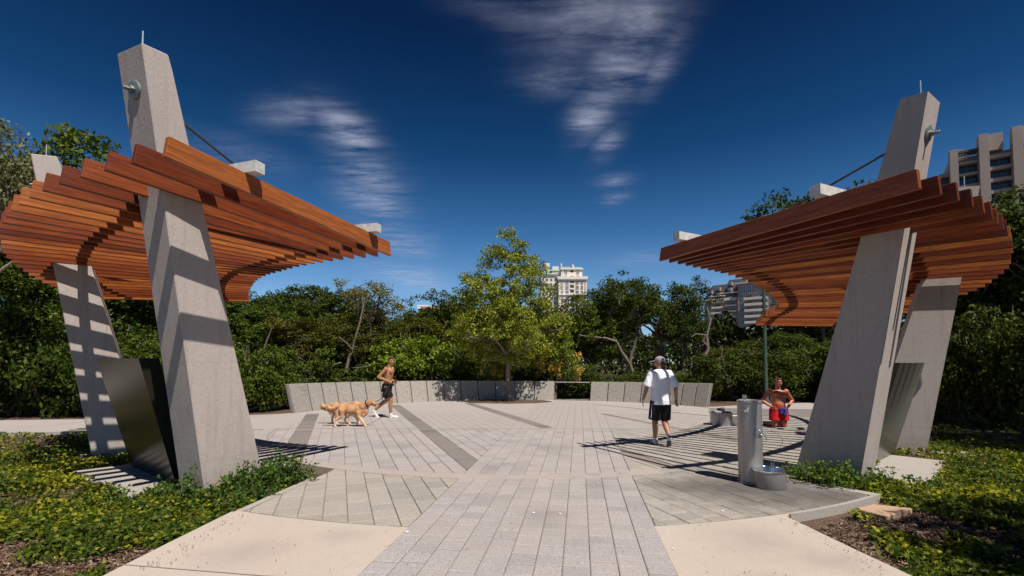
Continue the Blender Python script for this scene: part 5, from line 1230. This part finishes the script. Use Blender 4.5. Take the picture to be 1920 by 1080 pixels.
# ---- man in white shirt, walking away
def walker():
    c = gp(1240, 835); root = empty('person', c, R(6)); tag(root, 'man in white t-shirt, black shorts and grey cap walking away', 'person', 'people on the plaza')
    b = MB()
    P, ro = head(b, (0, .045, 1.625), 62, -4)
    caps(b, (0, .01, 1.44), (0, .035, 1.56), .062, .056)
    loft(b, [((0, 0, .90), .15, .11, 0), ((0, .0, 1.0), .16, .11, 0), ((0, .0, 1.15), .155, .105, 0), ((0, .0, 1.32), .185, .115, 0), ((0, 0, 1.42), .17, .09, 0), ((0, .01, 1.47), .08, .06, 0)])
    for s, el, wr in ((-1, (-.285, -.01, 1.14), (-.325, .07, .90)), (1, (.285, -.05, 1.14), (.315, -.01, .90))):
        sh = (s * .195, 0, 1.405); caps(b, sh, el, .056, .042); caps(b, el, wr, .043, .029)
        hand(b, wr, Vector(wr) - Vector(el) + Vector((0, 0, -.15)), (-s * .3, .9, 0), .55)
    # legs: left planted, right pushing off with the heel up
    caps(b, (-.09, 0, .90), (-.10, .06, .50), .092, .058); caps(b, (-.10, .06, .50), (-.10, .035, .36), .055, .062); caps(b, (-.10, .035, .36), (-.10, .05, .09), .062, .036)
    caps(b, (.09, 0, .90), (.095, .10, .50), .092, .058); caps(b, (.095, .10, .50), (.088, -.02, .39), .055, .062); caps(b, (.088, -.02, .39), (.075, -.20, .20), .062, .037)
    fuse(b, 'body', 'skin_walk', root, .0075, 2)
    face_parts(root, P, ro, 'hair_dark', hairshape='none')
    hb = MB(); ell(hb, P(0, -.055, -.02), (.068, .045, .05), ro); fuse(hb, 'hair', 'hair_dark', root, .008, 1)
    cp = MB(); ell(cp, P(0, -.012, .045), (.086, .104, .080), ro); o = fuse(cp, 'cap', 'c_cap', root, .007, 1)
    bmx = bmesh.new(); bmx.from_mesh(o.data); pc = P(0, 0, .018); pn = (P(0, 0, 1) - P(0, 0, 0)).normalized() * 1; bmesh.ops.bisect_plane(bmx, geom=list(bmx.verts) + list(bmx.edges) + list(bmx.faces), plane_co=pc, plane_no=-pn, clear_outer=True); bmx.to_mesh(o.data); bmx.free()
    br = MB(); ell(br, P(0, .128, .030), (.068, .085, .010), (ro[0] - 12, 0, ro[2])); br.build('cap_brim', M['c_cap'], o, smooth=True)
    bt = MB(); ell(bt, P(0, -.01, .125), (.011, .011, .006), ro); bt.build('cap_button', M['c_cap'], o, smooth=True)
    s_ = MB()
    loft(s_, [((0, -.005, .80), .205, .150, 0), ((0, -.005, .88), .205, .150, 0), ((0, -.005, 1.0), .195, .138, 0), ((0, -.005, 1.15), .188, .130, 0), ((0, 0, 1.30), .205, .135, 0), ((0, 0, 1.40), .205, .118, 0), ((0, .0, 1.455), .155, .092, 0), ((0, .008, 1.492), .078, .070, 0)])
    for s, el in ((-1, (-.292, -.01, 1.15)), (1, (.292, -.05, 1.15))):
        sh = Vector((s * .175, 0, 1.41)); mb_el = Vector(el); caps(s_, sh, sh + (mb_el - sh) * .15, .072, .078); caps(s_, sh, mb_el, .070, .080, rnd_=False)
    sh_ = fuse(s_, 't_shirt', 'c_white', root, .009, 5)
    t_ = MB()
    for s, kn in ((-1, (-.115, .055, .50)), (1, (.112, .085, .50))):
        caps(t_, (s * .085, 0, .88), kn, .125, .118, rnd_=False)
    loft(t_, [((0, 0, .76), .18, .13, 0), ((0, 0, .86), .185, .132, 0), ((0, 0, .95), .165, .118, 0)])
    fuse(t_, 'shorts', 'c_black', root, .009, 4)
    for yy in (-.05, .0):
        MB().hexa([(-.222, yy, .54), (-.215, yy, .54), (-.215, yy + .02, .54), (-.222, yy + .02, .54)], [(-.196, yy, .88), (-.188, yy, .88), (-.188, yy + .02, .88), (-.196, yy + .02, .88)]).build('side_stripe', M['stripe'], root)
    shoe(root, (-.10, -.04, .025), (-.11, .2, .025), 'shoe_grey'); shoe(root, (.073, -.245, .23), (.085, -.155, .02), 'shoe_grey', up=(0, -.3, -1) if False else (0, .9, .35))
    for (p, q) in (((-.10, .05, .13), (-.10, .04, .07)), ((.076, -.19, .21), (.076, -.21, .17))):
        k_ = MB(); caps(k_, p, q, .043, .045); k_.build('sock', M['shoe_white'], root, smooth=True)
walker()
# ---- running man
def runner():
    c = gp(735, 783) + Vector((-.16, 0, 0)); root = empty('person', c, R(-90)); tag(root, 'shirtless man in black shorts and white shoes running with dogs', 'person', 'people on the plaza')
    b = MB()
    P, ro = head(b, (.02, .115, 1.655), -42, -2)
    caps(b, (0, .06, 1.46), (.01, .095, 1.58), .062, .056)
    loft(b, [((0, 0, .90), .15, .115, 0), ((0, .01, 1.0), .15, .11, -.1), ((0, .035, 1.14), .15, .108, -.2), ((0, .055, 1.32), .185, .125, -.25), ((0, .06, 1.42), .175, .10, -.25), ((0, .06, 1.47), .08, .06, -.2)])
    ell(b, (.10, .145, 1.36), (.075, .035, .055), (0, 0, -15)); ell(b, (-.07, .16, 1.36), (.07, .03, .055), (0, 0, -5))
    R_e, R_w = (.265, -.185, 1.20), (.16, .11, 1.06); L_e, L_w = (-.26, -.12, 1.18), (-.13, .18, 1.07)
    for sh, el, wr, s in (((.20, .01, 1.43), R_e, R_w, 1), ((-.19, .10, 1.43), L_e, L_w, -1)):
        ell(b, sh, (.066, .066, .066)); caps(b, sh, el, .056, .045); caps(b, el, wr, .046, .031); hand(b, wr, Vector(wr) - Vector(el), (-s * .4, 0, 1), .95)
    caps(b, (.09, 0, .90), (.10, .15, .52), .100, .062); caps(b, (.10, .15, .52), (.10, .13, .38), .058, .062); caps(b, (.10, .13, .38), (.10, .155, .09), .062, .037)
    caps(b, (-.09, 0, .90), (-.09, -.03, .50), .100, .062); caps(b, (-.09, -.03, .50), (-.09, -.17, .40), .058, .062); caps(b, (-.09, -.17, .40), (-.09, -.40, .19), .062, .037)
    fuse(b, 'body', 'skin_run', root, .0075, 2); face_parts(root, P, ro, 'hair_dark')
    t_ = MB()
    caps(t_, (.09, -.01, .88), (.105, .10, .60), .125, .125, rnd_=False); caps(t_, (-.09, -.01, .88), (-.09, -.04, .58), .125, .122, rnd_=False)
    loft(t_, [((0, -.01, .76), .20, .150, 0), ((0, 0, .88), .190, .150, 0), ((0, .005, 1.0), .175, .136, -.05)])
    fuse(t_, 'shorts', 'c_black', root, .009, 4)
    shoe(root, (.10, .10, .022), (.10, .36, .022), 'shoe_white'); shoe(root, (-.09, -.44, .16), (-.09, -.31, .02), 'shoe_white', up=(0, .8, .6))
    for (p, q) in (((.10, .155, .12), (.10, .155, .08)), ((-.09, -.38, .20), (-.09, -.41, .17))):
        k_ = MB(); caps(k_, p, q, .045, .047); k_.build('sock', M['shoe_white'], root, smooth=True)
    hd = MB(); ell(hd, (.11, .19, 1.0), (.05, .055, .075)); fuse(hd, 'carried_bag', 'c_black', root, .008, 1)
    return c
rc = runner()
# ---- kneeling man
def kneeler():
    c = gp(1460, 801); root = empty('person', c, R(180)); tag(root, 'shirtless man in red shorts kneeling with hands on hips', 'person', 'people on the plaza')
    b = MB()
    P, ro = head(b, (-.0, .03, 1.12), 12, 0)
    caps(b, (0, .0, .94), (0, .02, 1.06), .064, .058)
    loft(b, [((0, 0, .42), .155, .125, 0), ((0, .01, .50), .165, .135, 0), ((0, .015, .62), .165, .125, 0), ((0, .0, .78), .195, .135, 0), ((0, -.005, .89), .185, .11, 0), ((0, 0, .945), .08, .06, 0)])
    ell(b, (.085, .115, .83), (.085, .035, .06)); ell(b, (-.085, .115, .83), (.085, .035, .06)); ell(b, (0, .10, .58), (.12, .055, .10))
    for s in (-1, 1):
        sh = Vector((s * .205, 0, .895)); el = Vector((s * .385, -.05, .665)); wr = Vector((s * .215, .075, .525))
        ell(b, sh, (.068, .066, .066)); caps(b, sh, el, .056, .044); caps(b, el, wr, .046, .031); hand(b, wr, Vector((-s * .55, .35, -.6)), (0, .3, 1), .4)
        caps(b, (s * .095, 0, .47), (s * .125, .04, .075), .105, .066); caps(b, (s * .125, .03, .07), (s * .13, -.18, .075), .06, .062); caps(b, (s * .13, -.18, .075), (s * .13, -.38, .05), .06, .036)
    fuse(b, 'body', 'skin_kneel', root, .0075, 2); face_parts(root, P, ro, 'hair_grey')
    t_ = MB()
    for s in (-1, 1): caps(t_, (s * .092, 0, .46), (s * .125, .035, .17), .128, .122, rnd_=False)
    loft(t_, [((0, 0, .34), .20, .145, 0), ((0, 0, .43), .195, .145, 0), ((0, .01, .53), .172, .142, 0)])
    fuse(t_, 'shorts', 'c_red', root, .009, 4)
    bl = MB(); ell(bl, (-.03, .150, .475), (.10, .035, .032), (0, 8, 0)); ell(bl, (-.035, .165, .41), (.075, .030, .070), (0, 10, 0)); ell(bl, (-.075, .165, .35), (.048, .026, .085), (0, 8, 0)); ell(bl, (.015, .165, .385), (.045, .026, .05), (0, -12, 0)); ell(bl, (-.05, .185, .45), (.04, .03, .035))
    fuse(bl, 'tied_blue_cloth', 'c_blue', root, .008, 2)
    for s in (-1, 1): shoe(root, (s * .13, -.37, .085), (s * .13, -.40, .02), 'shoe_grey', up=(0, -1, 0))
kneeler()
# ---- golden retrievers
def fur_mat():
    m, t, b, o = new_mat('golden_fur')
    co = coord(t); n = noise(t, coord(t, 'Object', (1, .35, 1)), 26, 5, .65, 1.2); n2 = noise(t, co, 5, 4)
    c = ramp(t, mathn(t, 'ADD', mathn(t, 'MULTIPLY', n, .55), mathn(t, 'MULTIPLY', n2, .45)), [(0.35, (0.26, 0.095, 0.035)), (0.5, (0.50, 0.25, 0.11)), (0.68, (0.70, 0.46, 0.27))])
    s = N(t, 'ShaderNodeSeparateXYZ'); t.links.new(co, s.inputs[0])
    f = mathn(t, 'MULTIPLY', mathn(t, 'SUBTRACT', .37, s.outputs[2], True), 5, True)
    c = mix(t, mathn(t, 'MULTIPLY', f, .75), c, (0.74, 0.56, 0.40))
    t.links.new(c, b.inputs['Base Color']); b.inputs['Roughness'].default_value = .75; b.inputs['Sheen Weight'].default_value = .3
    bump(t, b, n, .9, .02); return m
M['fur'] = fur_mat()
def dog(loc, label, phase, head_up=0.0):
    root = empty('dog', loc, R(-90)); root.scale = (1, .86, 1); tag(root, label, 'dog', 'golden retrievers beside the runner')
    b = MB()
    ell(b, (0, .20, .415), (.120, .19, .165)); ell(b, (0, -.02, .435), (.108, .23, .130)); ell(b, (0, -.27, .455), (.112, .16, .130)); ell(b, (0, .30, .43), (.095, .12, .15))
    loft(b, [((0, 0, .45), .07, .30, 0), ((0, 0, .53), .06, .30, 0)])
    caps(b, (0, .30, .50), (0, .47, .585 + head_up), .115, .088)
    hz = .615 + head_up
    ell(b, (0, .535, hz), (.073, .092, .072)); caps(b, (0, .59, hz - .012), (0, .715, hz - .045), .050, .034); ell(b, (0, .74, hz - .035), (.020, .018, .016))
    caps(b, (0, .58, hz - .05), (0, .675, hz - .105), .030, .020)
    for s in (-1, 1):
        ell(b, (s * .078, .50, hz - .035), (.016, .045, .075), (12, s * 12, 0))
    # chest and neck ruff
    ell(b, (0, .40, .40), (.07, .085, .13)); ell(b, (0, .02, .335), (.055, .20, .05)); ell(b, (0, .33, .31), (.06, .06, .08))
    A = .12 * phase
    def leg(x, pts, r_):
        for p, q, a_, c_ in zip(pts, pts[1:], r_, r_[1:]): caps(b, (x, *p), (x, *q), a_, c_, 12, 3)
    for s, sw in ((1, 1), (-1, -1)):
        k = sw * A
        leg(s * .085, [(.22, .36), (.20 + k * .3, .25), (.25 + k * .9, .13), (.26 + k * 1.3, .045)], (.070, .045, .030, .026)); ell(b, (s * .085, .285 + k * 1.35, .025), (.032, .048, .024))
        k = -sw * A
        leg(s * .085, [(-.28, .42), (-.22 + k * .4, .27), (-.36 + k * .9, .17), (-.33 + k * 1.2, .04)], (.095, .060, .031, .027)); ell(b, (s * .085, -.305 + k * 1.25, .024), (.031, .045, .022))
        ell(b, (s * .09, -.35 + k * .3, .32), (.035, .06, .10), (-20, 0, 0))
    tl = [(0, -.40, .52), (0, -.49, .48), (0, -.58, .45), (0, -.67, .47), (0, -.73, .53)]
    for p, q, a_, c_ in zip(tl, tl[1:], (.04, .05, .06, .058), (.05, .06, .058, .03)): caps(b, p, q, a_, c_, 12, 3)
    rg_ = random.Random(int(phase * 10) + 5)
    for i in range(60):   # feathering tufts on tail, breeches and chest
        t = rg_.random(); k = min(int(t * 4), 3); p = Vector(tl[k]).lerp(Vector(tl[k + 1]), t * 4 - k)
        caps(b, p, p + Vector((rg_.uniform(-.03, .03), -.05, -.085 - .03 * rg_.random())), .022, .006, 6, 2)
    for i in range(40):
        p = Vector((rg_.uniform(-.08, .08), -.38 + rg_.uniform(-.05, .03), rg_.uniform(.28, .44))); caps(b, p, p + Vector((0, -.055, -.06)), .018, .006, 6, 2)
    for i in range(40):
        p = Vector((rg_.uniform(-.06, .06), rg_.uniform(-.15, .42), .31)); caps(b, p, p + Vector((0, -.02, -.055)), .018, .006, 6, 2)
    fuse(b, 'body', 'fur', root, .0075, 5, .5)
    nm = MB(); ell(nm, (0, .757, hz - .032), (.019, .014, .014)); nm.build('nose', M['black'], root, smooth=True)
    for s in (-1, 1):
        e_ = MB(); ell(e_, (s * .040, .60, hz + .018), (.010, .010, .010), n=8, k=6); e_.build('eye', M['eye'], root, smooth=True)
    tg = MB(); ell(tg, (0, .67, hz - .075), (.018, .045, .008), (-30, 0, 0)); tg.build('tongue', M['c_red'], root, smooth=True)
    cl = MB(); cl.lathe([(.098, -.012), (.104, -.012), (.104, .012), (.098, .012)], (0, .44, .575 + head_up), 24, Euler((R(-62), 0, 0)).to_matrix().to_4x4()); cl.build('collar', M['c_black'], root)
gd = gp(654, 800)
dog((gd.x + .08, gd.y, 0), 'nearer golden retriever walking with its mouth open', 1.0)
dog((gd.x - .27, gd.y + .50, 0), 'golden retriever half hidden behind the nearer one', -.7, -.10)
ls = empty('leash', (gd.x + .5, gd.y, .55)); tag(ls, 'dark leash from the running man to the golden retriever', 'leash')
p0 = Vector((gd.x + .55, gd.y + .05, .60)); p1 = rc + Vector((.16, -.14, 1.04))
MB().tube([p0 - ls.location + (p1 - p0) * t + Vector((0, 0, -.16 * math.sin(math.pi * t))) for t in [i / 8 for i in range(9)]], .008, 6).build('strap', M['black'], ls)

# small litter: fallen leaves and pale specks on the paving
rng = np.random.default_rng(91); n_ = 170
D_ = 1 / rng.uniform(1 / 16, 1 / 3.6, n_); P = np.stack([rng.uniform(-.75, .8, n_) * D_, D_], 1)
k_ = (np.hypot(P[:, 0] - .1, P[:, 1] - 13) < 8.2) | (P[:, 1] < 5.2) & (np.abs(P[:, 0]) < 2.9)
P = P[k_]; P = np.concatenate([P, np.stack([-2.95 + np.abs(rng.normal(size=90)) * .13, rng.uniform(3.8, 5.2, 90)], 1), np.stack([2.95 - np.abs(rng.normal(size=70)) * .12, rng.uniform(3.7, 5.2, 70)], 1)])
o = mesh_obj('fallen_leaves', leaves_mesh('fallen_leaves', np.stack([P[:, 0], P[:, 1], np.full(len(P), .010)], 1), .019, rng, 5, .5), M['chips']); o['kind'] = 'stuff'; tag(o, 'tiny dry leaves scattered over the paving', 'litter')
sp = MB()
for (px, py, r_) in ((1000, 962, .016), (1050, 964, .014), (763, 998, .02), (1355, 959, .016), (1262, 1030, .01), (870, 935, .01), (1120, 905, .012)):
    c_ = gp(px, py); sp.lathe([(r_, .006), (r_ * .8, .010)], c_, 8)
o = sp.build('pale_speck', M['shoe_white']); o['kind'] = 'stuff'; tag(o, 'small white specks dropped on the pavers', 'litter')
